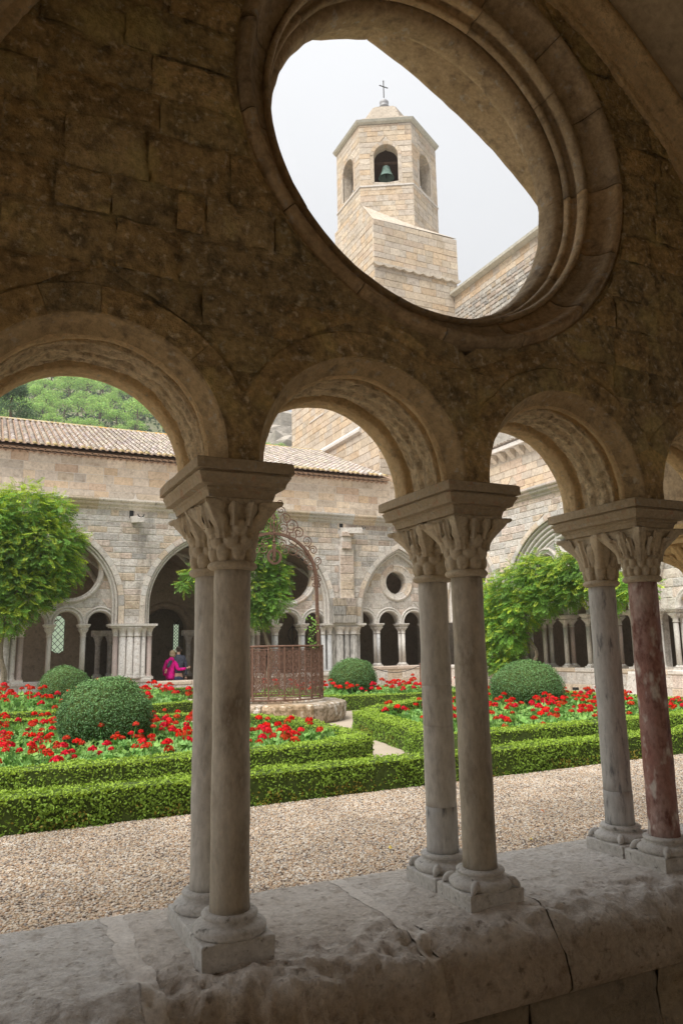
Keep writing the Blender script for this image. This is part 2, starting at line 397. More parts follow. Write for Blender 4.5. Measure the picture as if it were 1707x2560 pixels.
# inner face stones, large and worn
def rough_block(name, parent, q, fr, prd, mat, tint, nu=18, nz=12, amp=.010):
    (a, za), (b, _), (c, zb), (d, _) = q
    m = MB(); V = []; F = []; sd = R.uniform(0, 50)
    for i in range(nz+1):
        v = i/nz; z = za+(zb-za)*v; l = a+(d-a)*v; r_ = b+(c-b)*v
        for k in range(nu+1):
            u_ = k/nu; u = l+(r_-l)*u_
            e = min(u_*(r_-l), (1-u_)*(r_-l), v*(zb-za), (1-v)*(zb-za)); ed = max(0, 1-e/.04)
            dd = prd-.016*ed*ed*(.6+MN.noise(Vector((u*5, z*5, sd)))) + amp*(.8*MN.noise(Vector((u*6+sd, z*8, 1)))+.5*MN.noise(Vector((u*17+sd, z*19, 4)))+.3*MN.noise(Vector((u*40, z*43, sd))))
            V.append(fr(u+.008*MN.noise(Vector((z*9, sd, u))), z+.008*MN.noise(Vector((u*8, sd, z*2))), dd))
    for i in range(nz):
        for k in range(nu): s = i*(nu+1)+k; F.append((s, s+1, s+nu+2, s+nu+1))
    m.add(V, F, tint); return m.build(name, mat, parent, True)
def rough_field(parent, fr, u0, u1, z0, z1, holes, ch, bl, mat, P, prd=.012, joint=.006, amp=.026):
    z = z0
    while z < z1-.02:
        h = min(R.uniform(*ch), z1-z)
        if z1-z-h < ch[0]*.5: h = z1-z
        for (a, b, c, d) in segs_at(holes, u0, u1, z, z+h):
            k = max(1, int(round(max(c-a, d-b)/R.uniform(*bl)))); lo = min(a, b); hi = max(c, d)
            cuts = [0]+sorted((i+R.uniform(-.25, .25))/k for i in range(1, k))+[1]
            for i in range(k):
                uL, uR = lo+(hi-lo)*cuts[i], lo+(hi-lo)*cuts[i+1]
                xs = [max(uL, a) if i else a, min(uR, c) if i < k-1 else c, min(uR, d) if i < k-1 else d, max(uL, b) if i else b]
                if (xs[1]-xs[0])+(xs[2]-xs[3]) < .06 or xs[1] < xs[0] or xs[2] < xs[3]: continue
                j = joint/2
                rough_block('stone', parent, [(xs[0]+j, z+j), (xs[1]-j, z+j), (xs[2]-j, z+h-j), (xs[3]+j, z+h-j)], fr, prd*R.uniform(.6, 1.3), mat, pal(P, .12), amp=amp)
        z += h
HS = [h_arch(x, 1.64, .560, 1.0) for x in (-.505, .506, 1.515, 2.52)]+[h_circ(*OC, 1.036)]
rough_field(wall, frN, -1.12, 3.12, AB, 4.60, HS, (.15, .22), (.20, .42), 'near_stone', PAL_NEAR, .012, .004, .019)
# oculus ring: outer moulding stones and inner mouldings
oc = newobj('oculus_ring', None, wall); oc.location = Vector((*OC[:1], -.1, OC[1]-1.0))-wloc(wall)
ocarc = (OC[0], OC[1], 0.0, 2*pi, 0)
pro_out = [(1.040, -.19), (1.034, -.236), (1.020, -.226), (1.010, -.236), (.998, -.256), (.982, -.265), (.966, -.257), (.957, -.236), (.947, -.200), (.927, -.165), (.902, -.143), (.882, -.133), (.870, -.131), (.872, -.06), (1.0, -.06)]
voussoirs('voussoir', oc, pro_out, [ocarc], frY, .97, .42, 'near_ring', PAL_NEAR[:4], .003, 12, .005, True)
pro_mid = [(.874, -.10), (.869, -.150), (.860, -.159), (.848, -.152), (.842, -.128), (.846, -.10), (.860, -.085), (.860, -.070), (.838, -.062), (.828, -.070), (.818, -.058), (.817, -.032), (.834, -.018), (.90, -.01)]
voussoirs('inner_voussoir', oc, pro_mid, [ocarc], frY, .85, .55, 'near_ring', PAL_NEAR[:3], .002, 14, .004, True)
m = MB(); pro_lip = [(.90, -.014), (.832, -.012), (.812, -.010), (.794, .000), (.784, .016), (.778, .05), (.778, .095), (.784, .122), (.80, .136), (.90, .14), (1.04, .14)]
sweep(m, pro_lip, ocarc, frY, 140, disp=.007, dsc=10); m.build('inner_lip', 'near_ring', oc, True)
# the four small arches: face voussoirs, front roll, rough soffit, back order
prof_face = [(.448, -.225), (.450, -.253), (.500, -.257), (.548, -.253), (.558, -.24), (.559, -.215)]
prof_splay = [(.475, -.232), (.458, -.250), (.447, -.246), (.441, -.230), (.434, -.212), (.425, -.194), (.414, -.178), (.405, -.166)]
prof_roll = [(.407, -.168), (.399, -.158), (.396, -.146), (.399, -.136), (.410, -.130), (.428, -.128), (.438, -.118), (.438, -.106), (.426, -.098), (.411, -.094)]
prof_mid = [(.420, -.097), (.408, -.092)]+[(.404+.005*sin(i*.7), -.086+i*.0082) for i in range(24)]+[(.411, .106), (.424, .112)]
prof_back = [(.424, .110), (.430, .124), (.418, .137), (.398, .143), (.390, .158), (.387, .185), (.387, .215), (.392, .243), (.408, .262), (.43, .268), (.50, .268), (.56, .13)]
for x in (-.505, .506, 1.515, 2.52):
    ar = newobj('arch_ring', None, wall); ar.location = Vector((x, 0, AB))-wloc(wall)
    arc = (x, 1.642, -.04, pi+.04, 0)
    voussoirs('voussoir', ar, prof_face, [(x, 1.642, .44, pi-.44, 0)], frY, .5, .19, 'near_stone', PAL_NEAR, .002, 5, .003)
    m = MB(); sweep(m, prof_splay, arc, frY, 64, disp=.007, dsc=7, seed=x*7); m.build('splay', 'near_splay', ar, True)
    m = MB(); sweep(m, prof_roll, arc, frY, 64, disp=.006, dsc=7, seed=x*7); m.build('roll_moulding', 'near_arch', ar, True)
    m = MB(); sweep(m, prof_mid, arc, frY, 150, disp=.010, dsc=14, seed=x*5); m.build('rough_soffit', 'near_soffit', ar, True)
    m = MB(); sweep(m, prof_back, arc, frY, 64, disp=.004, dsc=7, seed=x*3); m.build('outer_order', 'near_arch', ar, True)
for xl in (-1.01, .0005, 1.0105, 2.0175, 3.02):
    V = []; F = []
    for i in range(13):
        z = AB+(1.885-AB)*i/12; k = sqrt(max(0, .4485**2-(z-1.642)**2)); a_, b_ = xl-.5055+k, xl+.5055-k
        for j in range(7):
            u = a_+(b_-a_)*j/6; V.append((u, -.253-.004*MN.noise(Vector((u*15, z*15, xl))), z))
    for i in range(12):
        for j in range(6): s = i*7+j; F.append((s, s+1, s+8, s+7))
    mk('springer_stone', V, F, 'near_stone', wall, pal(PAL_NEAR, .1), True)
# big pointed discharging arch on the garden side and wall above it
EP = .91
ow = thing('outer_arch_wall', 'thick garden-side wall arch seen in the slanting upper edge of the oculus', 'wall', (1.0, .4, 0))
OH = [h_point(BAYC+k*BPITCH, 1.64, 2.07, EP, 1.0) for k in (-1, 0, 1)]
core('wall_core', ow, frY, -6.5, 8.5, AB, 5.9, OH, .24, .60, 'near_stone', .05)
for arc in arcs_point(BAYC, 1.64, EP, 2.91):
    m = MB(); sweep(m, [(3.02, .128), (2.97, .14), (2.955, .17), (2.965, .20), (2.99, .21), (2.99, .235), (2.95, .24), (2.935, .26), (2.945, .285), (2.975, .295), (2.975, .31), (2.93, .315), (2.913, .33), (2.905, .36), (2.906, .45), (2.908, .56), (2.92, .59), (3.00, .612), (3.15, .612)], arc, frY, 60, disp=.010, dsc=6)
    m.build('arch_soffit', 'near_ring', ow, True)
m = MB(); m.box(-6.5, 8.5, -4.6, .78, 5.905, 6.02); m.build('terrace_slab', 'far_trim', ow)
# neighbouring bays of the near gallery (plain tympana)
for k in (-1, 1):
    c = BAYC+k*BPITCH
    core('tympanum', ow, frY, c-2.15, c+2.15, AB, 4.6, small_holes(c)+[h_circ(c, 3.24, .80)], -.238, .13, 'near_stone', .08)
for x in (-1.35, 3.35, -6.0, 8.05):
    pass
# right-hand pier with golden respond capital
pier = thing('respond_pier', 'stone pier with golden carved respond capital at the right edge of the near arcade', 'pier', (3.3, 0, ZF))
m = MB(); m.box(3.06, 3.70, -.26, .235, 0.0, AB); m.build('pier_shaft', 'near_stone', pier)
m = MB(); m.box(3.0, 3.76, -.42, .235, ZF, -.002); m.build('pier_foot', 'near_low', pier)
# wall rib and vault of the near gallery
rib = thing('wall_rib', 'curved stone vault rib in the dark upper right corner', 'vault rib', (1.0, -.3, 1.64))
for arc in arcs_point(BAYC, 1.64, EP, 2.94):
    sh_ = 0 if arc[0] < BAYC else .15
    m = MB(); sweep(m, [(r_+sh_, d_) for r_, d_ in [(2.945, -.24), (2.94, -.262), (2.955, -.275), (2.985, -.268), (2.995, -.30), (2.985, -.335), (2.998, -.375), (3.03, -.40), (3.065, -.395), (3.085, -.37), (3.12, -.37), (3.15, -.40)]], arc, frY, 50, disp=.006, dsc=5)
    m.build('rib_moulding', 'near_arch', rib, True)
def pz(t, s, e):       # height of a pointed arch above springing at offset t
    k = (s+e)**2-(abs(t)+e)**2
    return sqrt(k) if k > 0 else 0
for k in (-1, 0, 1):
    c = BAYC+k*BPITCH; V = []; F = []; nx, ny = 64, 48
    for j in range(ny+1):
        y = -.28-(4.1-.28)*j/ny
        for i in range(nx+1):
            x = c-BPITCH/2+BPITCH*i/nx
            z = 1.60+max(pz(x-c, 2.19 if (x > c or k) else 2.345, EP), pz(y+2.2, 1.9, 1.1)) + .012*MN.noise(Vector((x*3, y*3, 0)))
            V.append((x, y, z))
    for j in range(ny):
        for i in range(nx): s = j*(nx+1)+i; F.append((s, s+1, s+nx+2, s+nx+1))
    o = mk('gallery_vault', V, F, 'vault_stone', None, smooth=True); o['kind'] = 'structure'
m = MB(); m.box(-6.5, 8.5, -4.5, .0, ZF-.2, ZF); tag(m.build('gallery_floor', 'floor_stone'), kind='structure')
core('gallery_back_wall', None, lambda u, z, d: (u, -4.12-d, z), -6.5, 8.5, ZF, 5.9, [h_point(BAYC+k*BPITCH, 1.3, .30, .5, -9) for k in (-1, 0, 1)], 0, .4, 'floor_stone', .1)['kind'] = 'structure'  # narrow openings added to the unseen back wall to let fill light in
m = MB(); m.box(-8, 10, -9, -4.4, ZF-.2, ZF-.004); tag(m.build('back_court', 'floor_stone'), kind='structure')

# ---- sill wall
sill = thing('sill_wall', 'low worn grey stone sill wall carrying the nearest columns', 'wall', (1.0, 0, ZF))
SPROF = [(.42, -.30), (.425, -.10), (.42, -.045), (.40, -.012), (.36, .0)]
SPROF += [(.36-.62*i/44, 0) for i in range(1, 45)]
SPROF += [(-.275, -.003), (-.29, -.008), (-.305, -.015), (-.32, -.024), (-.335, -.036), (-.35, -.05), (-.365, -.066), (-.378, -.085), (-.39, -.106), (-.40, -.13), (-.408, -.155), (-.414, -.18), (-.416, -.205), (-.412, -.235), (-.40, -.27)]
def sjoint(x, y, z): return x+.020*MN.noise(Vector((x*2, y*5, z*4)))+.016*MN.noise(Vector((x*14, y*17, z*12)))+.05*(-y-.1)*(1 if y < 0 else .3)*.6
def sill_piece(name, x0, x1, drop, mat, rough=1.0, tint=(1, 1, 1), edge=.003):
    n = max(5, int((x1-x0)/.011)); V = []; F = []; k = len(SPROF)
    for i in range(n+1):
        xx = x0+(x1-x0)*i/n; ex = min(xx-x0, x1-xx); es = max(0, 1-ex/.03)
        for j, (y, z) in enumerate(SPROF):
            x = sjoint(xx, y, z)
            w_ = min(1, max(0, (-.04-y)/.26)); w_ = w_*w_*(3-2*w_)
            n1 = MN.noise(Vector((x*1.9+4, y*3.2, z*4))); n2 = MN.noise(Vector((x*6+9, y*7, z*7))); n3 = MN.noise(Vector((x*17, y*19+3, z*17)))
            n4 = MN.ridged_multi_fractal(Vector((x*4.5+2, y*8, z*8)), .9, 2.1, 5, 1.0, 2.0)-1.0
            n5 = MN.noise(Vector((x*33, y*36, z*30)))
            pit = max(0, MN.noise(Vector((x*11+20, y*13, z*11)))-.18)
            dz = .004*n2+.003*n3 - w_*rough*(.030*max(0, n1+.2)+.016*max(0, n2)+.016*n3+.024*n4+.05*pit+.010*n5) - edge*es*es - drop*(1-.6*w_)
            dy = w_*(.050*n1+.020*n2+.010*n3+.012*n4*rough+.005*n5)-w_*.02*rough
            fz = min(1, max(0, (z+.27)/.06))
            V.append((x, y+dy*fz, z+dz*fz))
    for i in range(n):
        for j in range(k-1): F.append((i*k+j, i*k+j+1, (i+1)*k+j+1, (i+1)*k+j))
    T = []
    for (vx, vy, vz) in V:  # tint browns and darkens toward the lower front: stain plus painted-in shade
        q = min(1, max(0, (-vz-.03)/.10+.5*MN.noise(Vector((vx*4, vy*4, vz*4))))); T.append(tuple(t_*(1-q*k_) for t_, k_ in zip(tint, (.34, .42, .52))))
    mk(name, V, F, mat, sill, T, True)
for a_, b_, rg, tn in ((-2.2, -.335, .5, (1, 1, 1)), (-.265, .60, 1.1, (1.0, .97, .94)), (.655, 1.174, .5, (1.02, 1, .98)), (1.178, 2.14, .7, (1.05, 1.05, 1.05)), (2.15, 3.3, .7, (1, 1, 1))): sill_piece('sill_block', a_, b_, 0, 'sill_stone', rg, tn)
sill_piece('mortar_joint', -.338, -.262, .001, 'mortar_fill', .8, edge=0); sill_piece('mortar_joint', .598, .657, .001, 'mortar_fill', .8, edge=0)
frS = lambda u, z, d: (u, -.388-d+.05*MN.noise(Vector((u*1.9+4, -1.28, z*2))), z)
m = MB(); m.box(-2.2, 3.3, -.345, .40, ZF, -.24); m.build('wall_core', 'near_low', sill)
rough_field(sill, frS, -2.2, 3.3, ZF, -.255, [], (.22, .27), (.45, .8), 'near_low', PAL_NEAR, .016, .003, .024)

# ---- near twin columns
def bell(t, th, hs):
    rc = .0735+.012*t+.046*t**3
    q = max(0, min(1, (t-.45)/.55)); q = q*q*(3-2*q)
    sq = hs/max(abs(cos(th)), abs(sin(th)))*(1-.10*abs(cos(2*th)))
    return rc*(1-q)+sq*q
def leaf_geo(th0, t0, t1, half, curl, H, hs, z0, cx, cy, nu=8, nv=12, lob=3, vein=3, off=.011):
    V = []; F = []
    for i in range(nv+1):
        s = i/nv
        if s < .72: tt = t0+(t1-t0)*s/.72; cu = curl*.55*max(0, (s-.35)/.37)**2
        else:
            q = (s-.72)/.28*pi*.95; rad = curl*.45; tt = t1-rad/H*(1-cos(q))*1.1; cu = curl*.55+rad*sin(q)*1.1
        wd = half*(sin(pi*min(1, .25+s*.62)))**.6*(1+.20*cos(2*pi*lob*s))*(1 if s < .6 else 1-.62*((s-.6)/.4))
        for k in range(nu+1):
            w_ = -1+2*k/nu; th = th0+w_*wd
            r = bell(max(0, min(1, tt)), th, hs)+off*(1.5-w_*w_)+.005*cos(w_*pi*vein)*(1-.5*s)+cu*(1-.35*w_*w_)
            V.append((cx+r*cos(th), cy+r*sin(th), z0+H*max(0, tt)))
    for i in range(nv):
        for k in range(nu): a = i*(nu+1)+k; F.append((a, a+1, a+nu+2, a+nu+1))
    return V, F
def cap_relief(t, th, sty):
    best = -.006
    rows = ((.13, 8, 0, .36, .155), (.33, 8, .5, .36, .15), (.53, 8, 0, .33, .14)) if sty != 1 else ((.10, 12, 0, .22, .13), (.27, 12, .5, .22, .13), (.46, 12, 0, .20, .12), (.64, 12, .5, .18, .10))
    if sty == 2: rows = ((.20, 8, 0, .36, .24), (.55, 8, .5, .30, .26))
    for tc, n, of, aw, at in rows:
        k = round(th/(2*pi/n)-of); d = th-(k+of)*2*pi/n
        q = 1-(d/aw)**2-((t-tc)/at)**2
        if q > 0: best = max(best, .017*sqrt(q)-.004*abs(cos(d/aw*4.5))*(.4 if sty == 1 else .25))
    for tc, n, of in (((.42, 8, .5), (.62, 8, .5), (.74, 4, .5)) if sty != 2 else ((.40, 8, 0),)):
        k = round(th/(2*pi/n)-of); d = (th-(k+of)*2*pi/n)*.085/.010; e = (t-tc)*.22/.010
        best -= .016*math.exp(-(d*d+e*e))
    return best
def capital(parent, cx, cy, mat, style=0, z0=1.275, H=.220, hs=.116, split=True, det=1.0):
    V = []; F = []; n = 144 if split else 24; k = 44 if split else 8
    for i in range(k+1):
        t = i/k
        for j in range(n):
            th = 2*pi*j/n; r = bell(t, th, hs)-.004+(cap_relief(t, th, style)*(1 if t < .93 else 0) if split else 0); V.append((cx+r*cos(th), cy+r*sin(th), z0+H*t))
    for i in range(k):
        for j in range(n): F.append((i*n+j, i*n+(j+1) % n, (i+1)*n+(j+1) % n, (i+1)*n+j))
    F.append(tuple(range(k*n, k*n+n)))
    leaves = []
    a0 = pi/4
    if style == 0:
        L1 = [(a0+j*pi/2, .36, .95, .30, .022, 3, 3) for j in range(4)]+[(j*pi/2+s*.26, .55, .93, .15, .010, 2, 2) for j in range(4) for s in (-1, 1)]
        L2 = []
    elif style == 1:
        L1 = [(a0+j*pi/2, .30, .99, .24, .028, 4, 5) for j in range(4)]+[(j*pi/2, .42, .95, .22, .014, 5, 5) for j in range(4)]
        L2 = [(pi/8+j*pi/4, .42, .80, .13, .016, 3, 2) for j in range(8)]
    else:
        L1 = [(a0+j*pi/2, .25, .99, .34, .024, 1, 1) for j in range(4)]+[(j*pi/2, .30, .92, .20, .012, 1, 2) for j in range(4)]
        L2 = []
    if split:
        c = mk('capital', V, F, mat, parent, None, True, True)
        for (th, t0, t1, hf, cu, lb, ve) in L1+L2:
            v, f = leaf_geo(th, t0, t1, hf*R.uniform(.93, 1.07), cu*R.uniform(.85, 1.15), H, hs, z0, cx, cy, lob=lb, vein=ve)
            mk('carved_leaf', v, f, mat, c, pal([(1, 1, 1), (1.05, 1.03, 1), (.95, .95, .95)], .04), True, True)
    else:
        m = MB(); m.add(V, F)
        for (th, t0, t1, hf, cu, lb, ve) in L1: m.add(*leaf_geo(th, t0, t1, hf, cu, H, hs, z0, cx, cy, 4, 6, lb, 1))
        m.build('capital', mat, parent, True, True)
def abacus(parent, mat, det=True):
    pf = [(1.495, .123, .240), (1.516, .127, .244), (1.522, .134, .251), (1.530, .134, .251), (1.534, .157, .274), (1.548, .159, .276), (1.560, .166, .283), (1.568, .172, .289), (1.572, .172, .289), (1.575, .163, .280), (1.579, .163, .280), (1.581, .181, .298), (1.616, .181, .298), (1.62, .177, .294)]
    V = []; F = []; ns_ = 14 if det else 1
    def ringpts(a, b, z):
        P = []
        for (x0, y0), (x1, y1) in (((-a, -b), (a, -b)), ((a, -b), (a, b)), ((a, b), (-a, b)), ((-a, b), (-a, -b))):
            for i in range(ns_):
                t = i/ns_; x = x0+(x1-x0)*t; y = y0+(y1-y0)*t
                if det:
                    k = .004*MN.noise(Vector((x*14, y*14, z*30)))+.003*MN.noise(Vector((x*40, y*40, z*60)))
                    if i == 0: k -= .004
                    x += k*(1 if x > 0 else -1); y += k*(1 if y > 0 else -1)
                P.append((x, y, z))
        return P
    for z, a, b in pf: V += ringpts(a, b, z)
    n = 4*ns_
    for i in range(len(pf)-1):
        for j in range(n): F.append((i*n+j, i*n+(j+1) % n, (i+1)*n+(j+1) % n, (i+1)*n+j))
    F += [tuple(range(n-1, -1, -1)), tuple(range((len(pf)-1)*n, len(pf)*n))]
    return mk('abacus', V, F, mat, parent, None, False, True)
def shaft_prof(z0, z1, r0, r1, grooves=(), n=24):
    zs = sorted(set([z0+(z1-z0)*i/n for i in range(n+1)])); P = [(r0+(r1-r0)*(z-z0)/(z1-z0)+.0008*sin(z*17)+.0006*sin(z*41+r0*900), z) for z in zs]
    for g in grooves: P += [(r0-.0005, g-.004), (r0-.004, g), (r0-.0005, g+.004)]
    return sorted(P, key=lambda t: t[1])
DY = .131; CR = .0665
def rough_box(m, x0, x1, y0, y1, z0, z1, seed, k=.006):
    n = 7; V = []; F = []
    P = []
    for (xa, ya), (xb, yb) in (((x0, y0), (x1, y0)), ((x1, y0), (x1, y1)), ((x1, y1), (x0, y1)), ((x0, y1), (x0, y0))):
        for i in range(n): P.append((xa+(xb-xa)*i/n, ya+(yb-ya)*i/n, i == 0))
    rows = [(z0, 0), (z0+.01, 0), ((z0+z1)/2, 0), (z1-.006, 0), (z1-.002, -.002), (z1, -.006)]
    cx, cy = (x0+x1)/2, (y0+y1)/2
    for z, ins in rows:
        for (x, y, c) in P:
            s = ins-(.003 if c else 0)+k*.6*MN.noise(Vector((x*16+seed, y*16, z*16)))
            V.append((x+s*(1 if x > cx else -1), y+s*(1 if y > cy else -1), z))
    N_ = len(P)
    for i in range(len(rows)-1):
        for j in range(N_): F.append((i*N_+j, i*N_+(j+1) % N_, (i+1)*N_+(j+1) % N_, (i+1)*N_+j))
    F.append(tuple(range(5*N_, 6*N_))); m.add(V, F)
def near_pair(x, label, mats, style, joined, spurs, grooves, lower):
    t = thing('twin_column', label, 'column', (x, 0, 0), 'twin columns of the near arcade')
    abacus(t, 'near_abacus')
    if joined:
        m = MB(); rough_box(m, -.124, .124, -.236, .236, -.03, .052, x); m.build('plinth', 'base_stone', t, False, True)
    for s in (-1, 1):
        cy_ = s*DY; k = 0 if s < 0 else 1
        if not joined:
            m = MB(); rough_box(m, -.125, .125, min(s*.004, s*.238), max(s*.004, s*.238), -.03, .052, x+s); m.build('plinth', 'base_stone', t, False, True)
        m = MB(); m.lathe([(.105, .050), (.118, .053), (.123, .062), (.122, .073), (.112, .083), (.100, .088), (.092, .091), (.086, .097), (.088, .101), (.093, .104), (.094, .110), (.090, .115), (.080, .118), (.070, .118)], (0, cy_), 40)
        m.build('base_moulding', 'base_stone', t, True, True)
        if spurs:
            for sx in (-1, 1):
                for sy in (-1, 1):
                    m = MB(); P = [(sx*.070, cy_+sy*.070, .088), (sx*.090, cy_+sy*.088, .074), (sx*.110, cy_+sy*.100, .054)]
                    m.tube(spline(P, 3), [.004, .010, .014, .016, .014, .010, .004], 8); m.build('corner_spur', 'base_stone', t, True, True)
        zl = lower[k]
        if zl:
            m = MB(); m.lathe(shaft_prof(.116, zl, CR+.001, CR+.001, (), 6), (0, cy_), 40); m.build('shaft_foot', 'marble_blue', t, True, True)
        m = MB(); m.lathe(shaft_prof(zl or .116, 1.252, CR, CR-.002, grooves[k]), (0, cy_), 40); m.build('shaft', mats[k], t, True, True)
        m = MB(); m.lathe([(.066, 1.246), (.080, 1.249), (.088, 1.256), (.089, 1.264), (.084, 1.272), (.072, 1.277)], (0, cy_), 40); m.build('necking', 'capital_stone', t, True, True)
        capital(t, 0, cy_, 'capital_stone', style[k])
    return t
near_pair(SX[0], 'nearest twin column pair, plain grey-brown shafts on one shared square plinth', ('marble_brown', 'marble_grey'), (0, 0), True, False, ((), ()), (0, 0))
near_pair(SX[1], 'middle twin column pair, cracked pale grey rear shaft beside brown-streaked front shaft', ('marble_brown', 'marble_grey'), (0, 0), False, True, ((), (.63, .80)), (0, .30))
near_pair(SX[2], 'twin column pair with red-veined marble front shaft and blue-grey rear shaft', ('marble_red', 'marble_blue'), (1, 2), False, True, ((), ()), (0, .27))
# golden respond: one stout half column against the pier
m = MB(); m.lathe(shaft_prof(.116, 1.20, .095, .094), (2.97, .30), 32); m.build('respond_shaft', 'near_ring', pier, True)
m = MB(); m.lathe([(.15, -.03), (.16, .04), (.15, .07), (.12, .09), (.13, .11), (.095, .118)], (2.97, .30), 24); m.build('respond_base', 'base_stone', pier, True)
m = MB(); m.lathe([(.095, 1.195), (.118, 1.205), (.12, 1.22), (.10, 1.235)], (2.97, .30), 32); m.build('respond_necking', 'gold_capital', pier, True)
capital(pier, -.33, .30, 'gold_capital', 1, 1.235-ZF, .285, .21)
m = MB()
for (z0, z1, h) in ((1.52, 1.55, .22), (1.552, 1.575, .235), (1.577, 1.62, .26)): m.box(2.97-h, 3.3, .30-h, .30+h, z0, z1)
m.build('respond_abacus', 'gold_capital', pier)
# ================================================================== CLOISTER ACROSS THE GARDEN
m = MB(); m.add([(-300, .30, ZG), (400, .30, ZG), (400, 900, ZG), (-300, 900, ZG)], [(0, 1, 2, 3)]); tag(m.build('ground', 'sand'), kind='structure')
YF, XR = 21.8, 15.2                # far wall face, right wall face
frF = lambda u, z, d: (u, YF-d, z)
frR = lambda u, z, d: (XR-d, u, z)
frFd = lambda u, z, d: (u, YF+d, z)          # depth into the wall
frRd = lambda u, z, d: (XR+d, u, z)
SPR = 1.83
E1 = .96
def order_profile(r, recess=.30):
    """stepped rolls of a bay arch: from face label (r+.20) in to the tympanum"""
    return [(r+.20, .02), (r+.19, -.035), (r+.06, -.035), (r+.05, .05), (r+.035, .10), (r+.02, .055), (r-.01, .03), (r-.04, .04), (r-.055, .09), (r-.05, .15), (r-.075, .165), (r-.09, .12), (r-.12, .115), (r-.14, .15), (r-.145, .21), (r-.13, recess), (r-.10, recess+.02)]
def bay(parent, fr, frd, c, s, e, cz=2.40, tymp=True, orad=.90, oz=3.53, oring=.14, arches=(), sz=SPR, sr=.37, cols=(), recess=.28, trim='far_trim', oc2=()):
    r = s+e
    g = newobj('bay_arch', None, parent); g.location = Vector(fr(c, sz, 0))-wloc(parent)
    A = arcs_point(c, cz, e, r+.05)
    lab = [(r+.03, .03), (r+.03, -.03), (r+.20, -.03), (r+.20, .03)]
    voussoirs('voussoir', g, lab, A, frd, r+.1, .34, 'far_trim', PAL_FAR, .012, 3)
    for arc in A:
        m = MB(); sweep(m, order_profile(r)[2:], arc, frd, 26); m.build('roll_moulding', trim, g, True)
    if cz > sz+.02:
        for sg in (-1, 1):
            pr = order_profile(r)[2:]; k = len(pr); V = [frd(c+sg*(q[0]-e), z, q[1]) for z in (sz, cz) for q in pr]
            mk('jamb_moulding', V, [(j, j+1, k+j+1, k+j) for j in range(k-1)], trim, g, None, True)
            V = [frd(c+sg*(q-e), z, d) for z in (sz, cz-.005) for q, d in ((r+.03, .03), (r+.03, -.03), (r+.20, -.03), (r+.20, .03))]
            mk('jamb_stone', V, [(0, 1, 5, 4), (1, 2, 6, 5), (2, 3, 7, 6), (4, 5, 6, 7)], 'far_trim', g, pal(PAL_FAR))
    if not tymp: return g
    ty = newobj('tympanum', None, parent); ty.location = Vector(fr(c, sz, 0))-wloc(parent)
    rect = frd
    inner = h_point(c, cz, s-.10, e, 0)
    out_l = lambda z: (c-9, inner(z)[0]) if inner(z) else (c-9, c+9)
    out_r = lambda z: (inner(z)[1], c+9) if inner(z) else None
    zt = cz+sqrt(r*r-e*e)-.10
    hs = [h_arch(a, sz+.02, sr+.08, 0) for a in arches]+([h_circ(c, oz, orad+.02)] if orad else [])+[h_circ(*o) for o in oc2]
    core('wall_core', ty, rect, c-s, c+s, sz, zt, hs+[out_l, out_r], recess, recess+.40, 'far_stone', .06)
    fs = lambda u, z, d: fr(u, z, d-recess)
    hs2 = [h_arch(a, sz+.02, sr+.16, 0) for a in arches]+([h_circ(c, oz, orad+oring+.03)] if orad else [])+[h_circ(o[0], o[1], o[2]+.2) for o in oc2]
    stones(ty, fs, c-s, c+s, sz, zt, hs2+[out_l, out_r], (.22, .30), (.35, .6), 'far_stone', PAL_FAR, .012, .014, 300)
    for (ou, oz_, orr, ow_) in ([(c, oz, orad, oring)] if orad else [])+[(o[0], o[1], o[2]-.02, .2) for o in oc2]:
        pr = [(orr+ow_+.03, recess), (orr+ow_, recess-.05), (orr+ow_-.04, recess-.06), (orr+ow_-.07, recess-.03), (orr+.05, recess), (orr+.02, recess+.01), (orr, recess+.05), (orr, recess+.3), (orr+.05, recess+.40)]
        voussoirs('oculus_voussoir', ty, pr, [(ou, oz_, 0, 2*pi, 0)], frd, orr+.08, .42, 'far_trim', PAL_FAR, .012, 5)
    for a in arches:
        m = MB(); sweep(m, [(sr+.17, recess), (sr+.155, recess-.045), (sr+.115, recess-.05), (sr+.10, recess-.01), (sr+.08, recess-.02), (sr+.05, recess-.07), (sr+.02, recess-.055), (sr, recess-.01), (sr, recess+.34), (sr+.1, recess+.41)], (a, sz+.02, -.02, pi+.02, 0), frd, 20)
        m.build('small_arch', 'far_trim', ty, True)
    return g
# far wall ----------------------------------------------------------
fw = thing('far_arcade_wall', 'sunlit pale limestone arcade wall along the far side of the garden', 'wall', (7, YF, ZG))
BF = [(-2.0, 1.45, E1, 2.4), (1.70, 1.45, E1, 2.4), (5.48, 1.45, E1, 2.4), (9.06, 1.45, E1, 2.4), (13.42, 1.66, 1.05, 2.09)]
core('wall_core', fw, frFd, -4.0, XR+.3, SPR, 5.62, [h_point(c, q, s+.03, e, -9) for c, s, e, q in BF], .0, .62, 'far_mortar', .06)
stones(fw, frF, -3.9, XR, SPR, 5.60, [h_point(c, q, s+.20, e, -9) for c, s, e, q in BF], (.17, .27), (.30, .62), 'far_stone', PAL_FAR, .014, .016, 300, tf=lambda u, z: R.uniform(.62, .85) if (abs(u-3.66) < .26 and 3.9 < z < 5.0) else R.uniform(.70, .9) if (11.4 < u and z > 4.7) else 1, rank=lambda q: q[0][0] < -1.2)
bay(fw, frF, frFd, *BF[1], arches=(.70, 1.69, 2.68))
bay(fw, frF, frFd, *BF[2], tymp=False)
bay(fw, frF, frFd, *BF[3], arches=(8.03, 9.03, 10.03))
bay(fw, frF, frFd, *BF[4], orad=.42, oz=3.36, oring=.26, arches=(12.0, 13.06, 14.12, 15.18), sr=.42)
